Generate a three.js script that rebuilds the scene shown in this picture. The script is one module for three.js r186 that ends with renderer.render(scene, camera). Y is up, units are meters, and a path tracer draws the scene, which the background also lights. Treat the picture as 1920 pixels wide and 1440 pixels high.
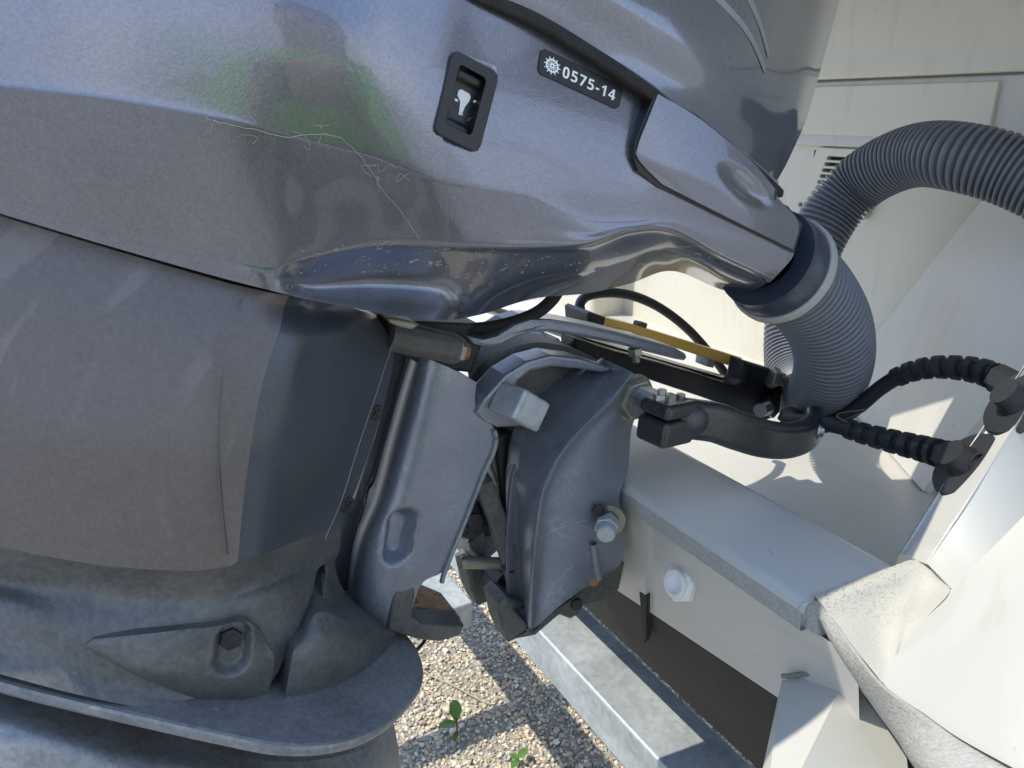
import * as THREE from 'three';
import { mergeGeometries, mergeVertices, toCreasedNormals } from 'three/addons/utils/BufferGeometryUtils.js';
import { ConvexGeometry } from 'three/addons/geometries/ConvexGeometry.js';
import { RoundedBoxGeometry } from 'three/addons/geometries/RoundedBoxGeometry.js';
import { MarchingCubes } from 'three/addons/objects/MarchingCubes.js';

// ------------------------------------------------------------------ camera, sky, sun, exposure
const scene = new THREE.Scene();
const camera = new THREE.PerspectiveCamera(53, 4 / 3, 0.05, 400);
camera.position.set(0, 1.4, 0.65);
{
  const yaw = 29 * Math.PI / 180, pitch = 19.5 * Math.PI / 180;
  camera.lookAt(Math.sin(yaw) * Math.cos(pitch), 1.4 - Math.sin(pitch), 0.65 - Math.cos(yaw) * Math.cos(pitch));
}
const renderer = new THREE.WebGLRenderer({ antialias: true });
renderer.setSize(1024, 768);
renderer.toneMapping = THREE.LinearToneMapping;
renderer.toneMappingExposure = 1.48;
renderer.shadowMap.enabled = true;

const V3 = (a) => new THREE.Vector3(a[0], a[1], a[2]);
let seed = 1234567;
const rnd = () => { seed = (seed * 1664525 + 1013904223) >>> 0; return seed / 4294967296; };
const rr = (a, b) => a + (b - a) * rnd();
const sm = (a, b, x) => { const t = Math.min(1, Math.max(0, (x - a) / (b - a))); return t * t * (3 - 2 * t); };
const mix = (a, b, t) => a + (b - a) * t;
// periodic value noise
const HT = new Float32Array(65536); { for (let i = 0; i < 65536; i++) HT[i] = rnd(); }
const hs = (x, y, p, s) => { x = ((x % p) + p) % p; y = ((y % p) + p) % p; return HT[((x * 7919 + y * 104729 + s * 3571) ^ (x * y * 31)) & 65535]; };
function vn(u, v, p, s = 0) {
  const x = u * p, y = v * p, i = Math.floor(x), j = Math.floor(y); let f = x - i, g = y - j;
  f = f * f * (3 - 2 * f); g = g * g * (3 - 2 * g);
  return mix(mix(hs(i, j, p, s), hs(i + 1, j, p, s), f), mix(hs(i, j + 1, p, s), hs(i + 1, j + 1, p, s), f), g);
}
const fbm = (u, v, p, o, s = 0) => { let a = 0, w = .5, t = 0; for (let k = 0; k < o; k++) { a += w * vn(u, v, p << k, s + k); t += w; w *= .55; } return a / t; };
const toS = (c) => { c = Math.min(1, Math.max(0, c)); return 255 * (c <= .0031308 ? 12.92 * c : 1.055 * Math.pow(c, 1 / 2.4) - .055); };
function tex(n, fn, metres, colour = true) {
  const d = new Uint8Array(n * n * 4);
  for (let j = 0; j < n; j++) for (let i = 0; i < n; i++) {
    const c = fn(i / n, j / n), k = (j * n + i) * 4;
    for (let q = 0; q < 3; q++) d[k + q] = colour ? toS(c[q]) : Math.min(255, Math.max(0, 255 * (c.length ? c[q] : c)));
    d[k + 3] = 255;
  }
  const t = new THREE.DataTexture(d, n, n, THREE.RGBAFormat);
  t.wrapS = t.wrapT = THREE.RepeatWrapping; t.magFilter = THREE.LinearFilter; t.minFilter = THREE.LinearMipmapLinearFilter; t.generateMipmaps = true;
  if (colour) t.colorSpace = THREE.SRGBColorSpace;
  t.repeat.set(1 / metres, 1 / metres); t.needsUpdate = true;
  return t;
}
// the sky: clear blue with thin high cloud, paler towards the horizon
{
  const W = 512, H = 256, d = new Float32Array(W * H * 4);
  for (let j = 0; j < H; j++) for (let i = 0; i < W; i++) {
    const el = (j + .5) / H * Math.PI - Math.PI / 2, k = (j * W + i) * 4;
    const h = Math.max(0, Math.sin(el)), a = Math.pow(1 - h, 8);
    let c = [mix(.38, .68, a), mix(.58, .82, a), mix(.97, 1.04, a)];
    const n = fbm(i / W, j / W, 8, 5, 40), cl = sm(.48, .74, n) * .5;
    c = [mix(c[0], 1.62, cl), mix(c[1], 1.58, cl), mix(c[2], 1.52, cl)];
    const g = 1.0;
    d[k] = c[0] * g; d[k + 1] = c[1] * g; d[k + 2] = c[2] * g; d[k + 3] = 1;
  }
  const t = new THREE.DataTexture(d, W, H, THREE.RGBAFormat, THREE.FloatType);
  t.mapping = THREE.EquirectangularReflectionMapping; t.magFilter = THREE.LinearFilter; t.minFilter = THREE.LinearFilter; t.needsUpdate = true;
  scene.background = t; scene.environment = t;
}
const sun = new THREE.DirectionalLight(new THREE.Color(1, .94, .82), 3.3);
sun.position.set(.4 - 5.0, .8 + 8.0, -2.25); sun.target.position.set(.4, .8, 0);
sun.castShadow = true; sun.shadow.mapSize.set(4096, 4096); sun.shadow.radius = 1;
{ const c = sun.shadow.camera; c.left = -3; c.right = 3; c.top = 3; c.bottom = -3; c.near = .1; c.far = 30; }
scene.add(sun, sun.target);

// ------------------------------------------------------------------ object helpers
const used = {};
function numbered(n) { const k = used[n] = (used[n] ?? -1) + 1; return k ? n + '_' + String(k).padStart(3, '0') : n; }
function thing(name, label, category, group) {
  const o = new THREE.Group(); o.name = numbered(name); o.userData = { label, category }; if (group) o.userData.group = group; scene.add(o); return o;
}
function part(name, geos, m, parent, label) {
  const g = Array.isArray(geos) ? mergeAll(geos) : geos;
  const o = new THREE.Mesh(g, m); o.name = name; o.castShadow = o.receiveShadow = true;
  if (label) o.userData.label = label;
  (parent || scene).add(o); return o;
}
function mergeAll(gs) {
  gs = gs.map(g => { g = g.index ? g.toNonIndexed() : g; for (const k of Object.keys(g.attributes)) if (!['position', 'normal', 'uv'].includes(k)) g.deleteAttribute(k); if (!g.attributes.uv) boxUV(g); return g; });
  return gs.length > 1 ? mergeGeometries(gs) : gs[0];
}
// uv in metres from position, by the way each face points
function boxUV(g) {
  if (g.index) g = g.toNonIndexed();
  if (!g.attributes.normal) g.computeVertexNormals();
  const p = g.attributes.position, n = p.count, uv = new Float32Array(n * 2), a = new THREE.Vector3(), b = new THREE.Vector3(), c = new THREE.Vector3();
  for (let i = 0; i < n; i += 3) {
    a.fromBufferAttribute(p, i); b.fromBufferAttribute(p, i + 1); c.fromBufferAttribute(p, i + 2);
    const f = b.clone().sub(a).cross(c.clone().sub(a)), x = Math.abs(f.x), y = Math.abs(f.y), z = Math.abs(f.z);
    [a, b, c].forEach((q, k) => { const w = z >= x && z >= y ? [q.x, q.y] : x >= y ? [q.z, q.y] : [q.x, q.z]; uv[(i + k) * 2] = w[0]; uv[(i + k) * 2 + 1] = w[1]; });
  }
  g.setAttribute('uv', new THREE.BufferAttribute(uv, 2)); return g;
}
const cr = (a, b, c, d, t) => .5 * (2 * b + (c - a) * t + (2 * a - 5 * b + 4 * c - d) * t * t + (3 * b - a - 3 * c + d) * t * t * t);
const cr3 = (a, b, c, d, t) => [0, 1, 2].map(k => cr(a[k], b[k], c[k], d[k], t));
function spline(pts, n) {            // Catmull-Rom through pts, n steps a span
  const o = [], N = pts.length;
  const P = i => i < 0 ? [0, 1, 2].map(k => 2 * pts[0][k] - pts[1][k]) : i >= N ? [0, 1, 2].map(k => 2 * pts[N - 1][k] - pts[N - 2][k]) : pts[i];
  for (let i = 0; i < N - 1; i++) for (let j = 0; j < n; j++) o.push(cr3(P(i - 1), P(i), P(i + 1), P(i + 2), j / n));
  o.push(pts[N - 1]); return o;
}
function refine(rows, nu, nv) {      // rows of points -> finer rows, both ways
  const a = rows.map(r => spline(r, nu)), cols = [];
  for (let i = 0; i < a[0].length; i++) cols.push(spline(a.map(r => r[i]), nv));
  return cols[0].map((_, j) => cols.map(c => c[j]));
}
function gridGeo(G, flip = false) {
  const h = G.length, w = G[0].length, pos = [], uv = [], idx = [];
  const us = G.map(r => { let s = 0; return r.map((p, i) => i ? (s += Math.hypot(p[0] - r[i - 1][0], p[1] - r[i - 1][1], p[2] - r[i - 1][2])) : 0); });
  const vs = new Array(w).fill(0);
  for (let j = 0; j < h; j++) for (let i = 0; i < w; i++) {
    if (j) vs[i] += Math.hypot(G[j][i][0] - G[j - 1][i][0], G[j][i][1] - G[j - 1][i][1], G[j][i][2] - G[j - 1][i][2]);
    pos.push(...G[j][i]); uv.push(us[j][i], vs[i]);
  }
  for (let j = 0; j < h - 1; j++) for (let i = 0; i < w - 1; i++) {
    const a = j * w + i, b = a + 1, c = a + w, d = c + 1;
    flip ? idx.push(a, b, c, b, d, c) : idx.push(a, c, b, b, c, d);
  }
  const g = new THREE.BufferGeometry();
  g.setAttribute('position', new THREE.Float32BufferAttribute(pos, 3)); g.setAttribute('uv', new THREE.Float32BufferAttribute(uv, 2)); g.setIndex(idx); g.computeVertexNormals();
  return g;
}
// a closed body: a near face (rows top to bottom, points aft to bow, seen from +z), a far face and a rim that joins them
function body(rows, far, nu = 6, nv = 6, disp) {
  let N = refine(rows, nu, nv);
  if (disp) N = N.map(r => r.map(p => disp(p)));
  const w = N[0].length;
  const F = N.map(r => r.map((p, i) => [p[0], p[1], far(p, i / (w - 1))]));
  const strip = (a, b) => gridGeo([0, .25, .5, .75, 1].map(t => a.map((p, i) => [0, 1, 2].map(k => mix(p[k], b[i][k], t)))));
  const last = N.length - 1, colN = k => N.map(r => r[k]), colF = k => F.map(r => r[k]);
  return mergeAll([gridGeo(N), gridGeo(F, true), strip(F[0], N[0]), strip(N[last], F[last]), strip(colN(0), colF(0)), strip(colF(w - 1), colN(w - 1))]);
}
const mirror = p => -p[2];
// flat piece cut in an x-y outline, from z0 to z1, with a small bevel; holes: lists of outlines
function plate(outline, z0, z1, bevel = .003, holes = [], smooth = 0, seg = 2) {
  const P2 = o => { const q = smooth ? spline([...o, o[0]], smooth) : o; return q.map(p => new THREE.Vector2(p[0], p[1])); };
  const s = new THREE.Shape(P2(outline));
  for (const h of holes) s.holes.push(new THREE.Path(P2(h)));
  const g = new THREE.ExtrudeGeometry(s, { depth: Math.max(.0002, z1 - z0 - 2 * bevel), bevelEnabled: bevel > 0, bevelSize: bevel, bevelThickness: bevel, bevelOffset: -bevel, bevelSegments: seg, curveSegments: 6 });
  g.translate(0, 0, z0 + bevel);
  return g;
}
function tube(pts, r, n = 10, rad = 10) {
  const c = new THREE.CatmullRomCurve3(pts.map(V3));
  return new THREE.TubeGeometry(c, Math.max(8, pts.length * n), r, rad, false);
}
// revolve [distance, radius] pairs about the line from a along direction d
function turned(a, d, prof, n = 28) {
  const g = new THREE.LatheGeometry(prof.map(([h, r]) => new THREE.Vector2(Math.max(r, 1e-5), h)), n);
  const q = new THREE.Quaternion().setFromUnitVectors(new THREE.Vector3(0, 1, 0), d.clone().normalize());
  g.applyQuaternion(q); g.translate(a.x, a.y, a.z); return toCreasedNormals(g, .6);
}
function hex(a, d, r, h, chamfer = .12, spin = .2) {
  const s = new THREE.Shape(); for (let k = 0; k < 6; k++) { const t = k * Math.PI / 3; s[k ? 'lineTo' : 'moveTo'](r * Math.cos(t), r * Math.sin(t)); } s.closePath();
  const b = r * chamfer, g = new THREE.ExtrudeGeometry(s, { depth: h - 2 * b, bevelEnabled: true, bevelSize: b, bevelThickness: b, bevelOffset: -b, bevelSegments: 2 });
  g.translate(0, 0, b); g.rotateZ(spin);
  g.applyQuaternion(new THREE.Quaternion().setFromUnitVectors(new THREE.Vector3(0, 0, 1), d.clone().normalize())); g.translate(a.x, a.y, a.z); return g;
}
function hull(pts) { return new ConvexGeometry(pts.map(V3)); }
// a flat-ish polygon with thickness t behind it
function slab(pts, t, flip = false) {
  const v = pts.map(V3), n = new THREE.Vector3();
  for (let i = 0; i < v.length; i++) { const a = v[i], b = v[(i + 1) % v.length]; n.x += (a.y - b.y) * (a.z + b.z); n.y += (a.z - b.z) * (a.x + b.x); n.z += (a.x - b.x) * (a.y + b.y); }
  n.normalize(); if (flip) n.negate();
  const w = v.map(p => p.clone().addScaledVector(n, -t)), pos = [], tri = (a, b, c) => pos.push(a.x, a.y, a.z, b.x, b.y, b.z, c.x, c.y, c.z);
  const N = v.length;
  for (let i = 1; i < N - 1; i++) { tri(v[0], v[i], v[i + 1]); tri(w[0], w[i + 1], w[i]); }
  for (let i = 0; i < N; i++) { const j = (i + 1) % N; tri(v[i], w[i], v[j]); tri(v[j], w[i], w[j]); }
  const g = new THREE.BufferGeometry(); g.setAttribute('position', new THREE.Float32BufferAttribute(pos, 3)); g.computeVertexNormals(); return boxUV(g);
}
// rounded-rectangle section swept along a path; width across, height along up
function sweepRect(path, w, h, n = 8, up = new THREE.Vector3(0, 1, 0), round = .35) {
  const pts = spline(path, n).map(V3), sec = [], R = Math.min(w, h) * round, K = 4;
  for (const [sx, sy, a0] of [[1, 1, 0], [-1, 1, 1], [-1, -1, 2], [1, -1, 3]]) for (let k = 0; k <= K; k++) { const a = (a0 + k / K) * Math.PI / 2; sec.push([sx * (w / 2 - R) + R * Math.cos(a), sy * (h / 2 - R) + R * Math.sin(a)]); }
  sec.push(sec[0]);
  const G = pts.map((p, i) => {
    const t = pts[Math.min(i + 1, pts.length - 1)].clone().sub(pts[Math.max(i - 1, 0)]).normalize(), s = t.clone().cross(up).normalize(), u = s.clone().cross(t).normalize();
    return sec.map(([a, b]) => { const q = p.clone().addScaledVector(s, a).addScaledVector(u, b); return [q.x, q.y, q.z]; });
  });
  const cap = r => { const c = [0, 1, 2].map(k => r.slice(0, -1).reduce((a, p) => a + p[k], 0) / (r.length - 1)); return gridGeo([r, r.map(() => c)]); };
  return mergeAll([gridGeo(G), cap(G[0]), cap(G[G.length - 1])]);
}
const ray = new THREE.Raycaster();
function zAt(mesh, x, y, d = .15) {
  mesh.updateMatrixWorld(true); ray.set(new THREE.Vector3(x, y, 1), new THREE.Vector3(0, 0, -1));
  const h = ray.intersectObject(mesh, false); return h.length ? h[0].point.z : d;
}

// ------------------------------------------------------------------ materials
const mat = (c, rough, o = {}) => new THREE.MeshPhysicalMaterial({ color: new THREE.Color().setRGB(...c), roughness: rough, side: THREE.DoubleSide, ...o });
const paintTex = tex(1024, (u, v) => {
  const f = vn(u, v, 512, 3), g = vn(u, v, 256, 9), k = .78 + .16 * (f - .5) + .12 * (g - .5) + .10 * (fbm(u, v, 6, 4, 20) - .5);
  const sp = f > .94 ? .2 : 0; return [k + sp, k + sp, k * 1.02 + sp];
}, .36);
const peel = tex(512, (u, v) => .5 + .35 * (fbm(u, v, 64, 3, 5) - .5) + .3 * (vn(u, v, 256, 7) - .5), .18, false);
const dustTex = tex(1024, (u, v) => {
  const s = fbm(u + .12 * Math.sin(v * 6.283), v * .12, 40, 3, 11), b = fbm(u, v, 4, 5, 31), f = vn(u, v, 330, 2), g2 = vn(u, v, 170, 4);
  const d = .75 * sm(.55, .68, s) * sm(.42, .62, b) + .10 * sm(.40, .75, b), g = .64 + .11 * (f - .5) + .07 * (g2 - .5);
  return [g + .30 * d + .012, g + .27 * d, g + .26 * d + .004];
}, .52);
const grit = tex(512, (u, v) => .5 + .5 * (fbm(u, v, 96, 3, 15) - .5), .16, false);
const scuff = tex(512, (u, v) => {
  const b = fbm(u, v, 7, 5, 61), f = fbm(u, v, 90, 3, 62), l = Math.abs(vn(u, v * .12, 120, 63) - .5);
  const k = .62 + .45 * (b - .5) + .35 * (f - .5) + (l < .006 ? .08 : 0) + (f > .86 ? .25 : 0); return [k, k, k * .98];
}, .3);
const satinTex = tex(1024, (u, v) => { const b = fbm(u, v, 6, 5, 161), f = fbm(u, v, 110, 3, 162), l = Math.abs(vn(u, v * .1, 90, 163) - .5), k = .72 + .28 * (b - .5) + .12 * (f - .5) + (l < .004 ? .07 : 0) + (f > .83 ? .22 : 0) + .15 * sm(.55, .75, b) * sm(.5, .62, f); return [k, k, k * .98]; }, .26);
const gelTex = tex(1024, (u, v) => {
  const b = fbm(u, v, 6, 5, 71), f = fbm(u, v, 120, 3, 72), s = fbm(u, v * .2, 40, 3, 73);
  const d = .05 * sm(.48, .75, b) + .05 * sm(.58, .78, s) + (f > .875 ? .25 : 0); const k = .97 - d + .02 * (f - .5);
  return [k, k - d * .06, k - d * .22];
}, .9);
const stainTex = tex(512, (u, v) => { const f = vn(u, v, 150, 171), g = vn(u * 1.0, v, 100, 172), b = vn(u, v, 3, 173), d = (.25 + .75 * sm(.2, .7, b)) * (sm(.68, .9, f) * .36 + sm(.72, .95, g) * .22 + .03); return [.97 - d, .96 - d * 1.12, .93 - d * 1.35]; }, .16);
const speckTex = tex(512, (u, v) => { const f = fbm(u, v, 110, 3, 81), g = vn(u, v * .3, 90, 82), k = .80 + .32 * (f - .5) + .16 * (g - .5); return [k, k * .99, k * .96]; }, .12);
const galvTex = tex(512, (u, v) => {
  let k = .72 + .3 * (fbm(u, v, 40, 3, 91) - .5) + .35 * (fbm(u, v, 8, 4, 92) - .5); const w = vn(u, v, 300, 93); if (w > .9) k += .12;
  return [k * .97, k, k * 1.01];
}, .35);
const blackTex = tex(512, (u, v) => { const b = fbm(u, v, 20, 4, 101), f = fbm(u, v, 128, 2, 102), k = .5 + .5 * (b - .5) + (f > .78 ? 1.6 * (f - .78) * 4 : 0) + .6 * (f - .5); return [k, k, k]; }, .12);
const rustTex = tex(256, (u, v) => { const b = fbm(u, v, 10, 4, 111), f = fbm(u, v, 64, 2, 112); return [.45 * b + .3 * f, .26 * b + .2 * f, .15 * b + .12 * f]; }, .08);
const groundTex = tex(1024, (u, v) => { const b = fbm(u, v, 12, 5, 121), f = fbm(u, v, 150, 3, 122), k = .40 + .3 * (b - .5) + .5 * (f - .5); return [k * 1.06, k * .98, k * .84]; }, 1.3);
const afTex = tex(512, (u, v) => { const b = fbm(u, v, 6, 5, 131), f = fbm(u, v, 90, 3, 132), k = .55 + .5 * (b - .5) + .3 * (f - .5); return [k * 1.05, k, k * .96]; }, .5);

const M = {
  paint: mat([.25, .262, .305], .27, { metalness: .82, map: paintTex, bumpMap: peel, bumpScale: .00012, clearcoat: 1, clearcoatRoughness: .05 }),
  top: mat([.30, .315, .36], .15, { metalness: .6, map: paintTex, clearcoat: 1, clearcoatRoughness: .04 }),
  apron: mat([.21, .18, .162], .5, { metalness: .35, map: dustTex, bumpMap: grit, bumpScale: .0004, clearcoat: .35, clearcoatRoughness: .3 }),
  apronShaded: mat([.095, .105, .12], .34, { metalness: .4, map: paintTex, clearcoat: .3, clearcoatRoughness: .25 }),  // shade on the front of the apron, painted in as a darker colour
  casing: mat([.195, .197, .195], .42, { metalness: .2, map: scuff, bumpMap: grit, bumpScale: .0005 }),
  leg: mat([.36, .375, .39], .36, { metalness: .3, map: scuff, bumpMap: grit, bumpScale: .0004 }),
  bracket: mat([.30, .325, .385], .34, { metalness: .5, clearcoat: .35, clearcoatRoughness: .25, map: satinTex, bumpMap: peel, bumpScale: .0003 }),
  bracketDull: mat([.17, .17, .16], .6, { metalness: .2, map: scuff, bumpMap: grit, bumpScale: .0005 }),
  dark: mat([.03, .03, .032], .55, { map: blackTex }),
  rubber: mat([.018, .02, .024], .5, { bumpMap: grit, bumpScale: .0003 }),
  seal: mat([.035, .03, .026], .75, { map: blackTex, bumpMap: grit, bumpScale: .0006 }),
  gloss: mat([.008, .008, .009], .38, { clearcoat: .25, clearcoatRoughness: .3 }),
  cast: mat([.035, .036, .04], .38, { map: blackTex, bumpMap: grit, bumpScale: .0012, clearcoat: .5, clearcoatRoughness: .25 }),
  hose: mat([.15, .16, .185], .42, {}),
  cuff: mat([.026, .034, .055], .35, { clearcoat: .3, clearcoatRoughness: .3 }),
  ring: mat([.46, .46, .44], .6, { map: speckTex }),
  steel: mat([.55, .56, .56], .32, { metalness: .9, map: galvTex }),
  galv: mat([.62, .65, .66], .5, { metalness: .35, map: galvTex, bumpMap: grit, bumpScale: .0004 }),
  zinc: mat([.58, .60, .60], .5, { metalness: .4, map: galvTex }),
  tarnish: mat([.42, .39, .31], .45, { metalness: .7, map: galvTex }),
  rust: mat([.9, .8, .75], .85, { map: rustTex, bumpMap: grit, bumpScale: .001 }),
  amber: mat([1, .62, .13], .42, { metalness: .25, clearcoat: .5, clearcoatRoughness: .2 }),
  gel: mat([.55, .54, .495], .38, { map: gelTex, clearcoat: .3, clearcoatRoughness: .25 }),
  cream: mat([.66, .625, .52], .42, { map: gelTex, clearcoat: .2, clearcoatRoughness: .3 }),
  gelStain: mat([.55, .54, .485], .45, { map: stainTex }),
  lip: mat([.46, .46, .44], .85, { map: speckTex, bumpMap: grit, bumpScale: .0015 }),
  af: mat([.03, .03, .03], .7, { map: afTex, bumpMap: grit, bumpScale: .0005 }),
  panel: mat([.60, .59, .55], .7, { map: gelTex }),
  ground: mat([.85, .85, .85], .95, { map: groundTex, bumpMap: grit, bumpScale: .006 }),
  web: mat([.58, .53, .43], .9),
  straw: mat([.45, .38, .22], .85),
  stripe: mat([.40, .42, .46], .3, { metalness: .6 }),
  leaf: mat([.10, .22, .03], .6, { transmission: .35, thickness: 0 }),
  stem: mat([.12, .05, .03], .8),
  white: mat([.85, .84, .80], .5),
};

// ------------------------------------------------------------------ ground
{
  const g = new THREE.PlaneGeometry(160, 160, 1, 1); g.rotateX(-Math.PI / 2);
  const uv = g.attributes.uv; for (let i = 0; i < uv.count; i++) uv.setXY(i, uv.getX(i) * 160, uv.getY(i) * 160);
  const o = part('ground', g, M.ground); o.userData = { kind: 'structure', label: 'pale sandy ground under the gravel' };
}
{ // loose gravel
  const geos = [0, 1, 2].map(k => { const g = new THREE.IcosahedronGeometry(1, 1), p = g.attributes.position; const cache = {}; for (let i = 0; i < p.count; i++) { const key = [p.getX(i), p.getY(i), p.getZ(i)].map(v => v.toFixed(3)).join(); const s = cache[key] ??= rr(.78, 1.12); p.setXYZ(i, p.getX(i) * s, p.getY(i) * s * .62, p.getZ(i) * s * rr(.99, 1.01) * .8); } const h = mergeVertices(g.deleteAttribute('uv') && g.deleteAttribute('normal'), 1e-3); h.computeVertexNormals(); return h; });
  const m = mat([1, 1, 1], .85), cnt = 26000, cols = [[.44, .39, .29], [.48, .43, .32], [.34, .31, .25], [.28, .27, .25], [.52, .47, .37], [.38, .32, .24], [.22, .22, .22], [.56, .53, .45], [.40, .31, .25]];
  const grp = thing('gravel', 'loose mixed tan and grey gravel on the ground', 'gravel'); grp.userData.kind = 'stuff';
  for (const g of geos) {
    const im = new THREE.InstancedMesh(g, m, cnt), d = new THREE.Object3D(), c = new THREE.Color();
    for (let i = 0; i < cnt; i++) {
      const s = mix(.0018, .0062, Math.pow(rnd(), 1.6)) * (rnd() < .05 ? 1.7 : 1) * (rnd() < .004 ? 1.7 : 1);
      d.position.set(rr(.2, 1.55), s * rr(-.1, .75), rr(-2.0, .35)); d.scale.setScalar(s); d.scale.x *= rr(.8, 1.35);
      d.rotation.set(rr(-.5, .5), rr(0, 6.3), rr(-.5, .5)); d.updateMatrix(); im.setMatrixAt(i, d.matrix);
      const q = cols[Math.floor(rnd() * cols.length)], w = rr(1.05, 1.5); im.setColorAt(i, c.setRGB(q[0] * w * 1.06, q[1] * w, q[2] * w * .93));
    }
    im.name = 'pebbles'; im.castShadow = im.receiveShadow = true; im.userData.kind = 'stuff'; grp.add(im);
  }
}
// ------------------------------------------------------------------ the boat: transom, cap, splash well, bulkhead
const boat = thing('motorboat', 'white fibreglass motorboat stern with splash well and dark painted bottom', 'boat');
{
  // one profile swept along the transom: [x, y] from the keel side up over the cap and down into the well
  const zs = [-1.15, -.9, -.6, -.3, -.1, .05, .2, .3145];
  const zc = [...zs.slice(0, -1), .317];
  const run = (prof, z = zs) => gridGeo(z.map(k => prof.map(p => [p[0], p[1], k])), true);
  const af = [[1.9, .66], [1.2, .69], [.7, .69], [.585, .704], [.566, .708], [.559, .714], [.5, .845]];
  const face = [[.5, .8452], [.486, .9], [.472, .955], [.4615, .995], [.458, 1.006], [.4565, 1.012]];
  const lip = [[.4565, 1.0122], [.447, 1.012], [.4455, 1.0135], [.445, 1.02], [.4452, 1.03]];
  const top = [[.4452, 1.0302], [.4462, 1.0355], [.449, 1.0385], [.453, 1.04], [.48, 1.0412], [.52, 1.0412], [.545, 1.0405], [.553, 1.0385], [.558, 1.034], [.5605, 1.027]];
  const inner = [[.5605, 1.0268], [.566, .96], [.570, .935], [.577, .918], [.588, .909], [.605, .906]];
  const wl = z => { const y = .845 + .17 * Math.max(0, z + .03); return [.5 - (y - .845) * .26, y]; };   // the waterline climbs towards the side
  part('bottom_paint', [gridGeo([-1.15, -.6, -.03, .1, .2, .3, .36].map(k => [...af.slice(0, -1), wl(k)].map(p => [p[0], p[1], k])), true)], M.af, boat, 'dull black antifouling paint on the hull bottom');
  part('transom_face', [gridGeo([-1.15, -.6, -.03, .1, .2, .3, .36].map(k => [[wl(k)[0] - .0003, wl(k)[1]], ...[.25, .5, .75].map(t => [mix(wl(k)[0], .4615, t), mix(wl(k)[1], .995, t)]), ...face.slice(3)].map(p => [p[0], p[1], k])), true)], M.gel, boat);
  part('cap_lip', run(lip, [...zs.slice(0, -1), .3155]), M.lip, boat, 'rough speckled grey moulding edge under the cap');
  part('transom_cap', run(top.map(p => [p[0], p[1] - .0006]), zc), M.gel, boat);
  part('well_back_wall', run(inner, [-1.15, -.6, 0, .2, .335]), M.gel, boat);
  part('well_floor', gridGeo([[[.605, .9058, -1.15], [1.21, .9058, -1.15]], [[.605, .9058, .4], [1.21, .9058, .4]]], true), M.gel, boat);
  part('keel_panel', slab([[.57, .70, -1.15], [.57, .70, .36], [1.9, .658, .36], [1.9, .658, -1.15]], .01, true), M.af, boat);
}
// forward bulkhead with a stepped locker front
const ventPt = [[1.2,1.225,-0.3872],[1.2,1.3424,-0.351]];
{
  const z0 = ventPt[0][2] + .016, z1 = ventPt[0][2] + .135, y0 = ventPt[0][1] + .014, y1 = 1.333;
  const s = new THREE.Shape([[-1.15, .86], [.75, .86], [.75, 2.1], [-1.15, 2.1]].map(p => new THREE.Vector2(...p)));
  s.holes.push(new THREE.Path([[z0, y0], [z1, y0], [z1, y1], [z0, y1]].map(p => new THREE.Vector2(...p))));
  const g = new THREE.ExtrudeGeometry(s, { depth: .02, bevelEnabled: false }); g.rotateY(-Math.PI / 2); g.translate(1.22, 0, 0);
  part('bulkhead', [boxUV(g)], M.cream, boat);
  const bx = (x0, x1, a, c, d, f) => { const q = new THREE.BoxGeometry(x1 - x0, c - a, f - d); q.translate((x0 + x1) / 2, (a + c) / 2, (d + f) / 2); return boxUV(q); };
  part('vent_duct', [bx(1.2205, 1.42, y0 - .012, y0 - .002, z0 - .012, z1 + .012), bx(1.2205, 1.42, y1 + .002, y1 + .012, z0 - .012, z1 + .012), bx(1.2205, 1.42, y0 - .002, y1 + .002, z0 - .012, z0 - .002), bx(1.2205, 1.42, y0 - .002, y1 + .002, z1 + .002, z1 + .012), bx(1.42, 1.43, y0 - .012, y1 + .012, z0 - .012, z1 + .012)], M.cream, boat);
}
{
  const rb = (x0, x1, y0, y1, z0, z1, r = .012) => { const g = new RoundedBoxGeometry(x1 - x0, y1 - y0, z1 - z0, 3, r); g.translate((x0 + x1) / 2, (y0 + y1) / 2, (z0 + z1) / 2); return boxUV(g); };
  part('locker_corner', [rb(1.10, 1.23, .86, 1.2, -1.2, -.915, .02)], M.cream, boat);
  part('locker_ledge', [rb(1.172, 1.23, 1.452, 1.9, -1.1, .7, .006)], M.cream, boat, 'white locker front stained yellow at its lower edge');
  part('locker_rail', [rb(1.185, 1.23, 1.3415, 1.449, -1.1, .7, .004)], M.panel, boat);
  part('locker_panel', [rb(1.179, 1.21, 1.36, 1.441, -.75, -.045, .002)], M.cream, boat, 'large flat pale panel fixed below the locker front');
}
part('added_overhang', [slab([[.63, 1.64, -.62], [.63, 1.64, 1.1], [1.2, 1.64, 1.1], [1.2, 1.64, -.62]], .05, true)], M.gel, boat);  // unseen slab added above the well to shade bulkhead and floor
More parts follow.
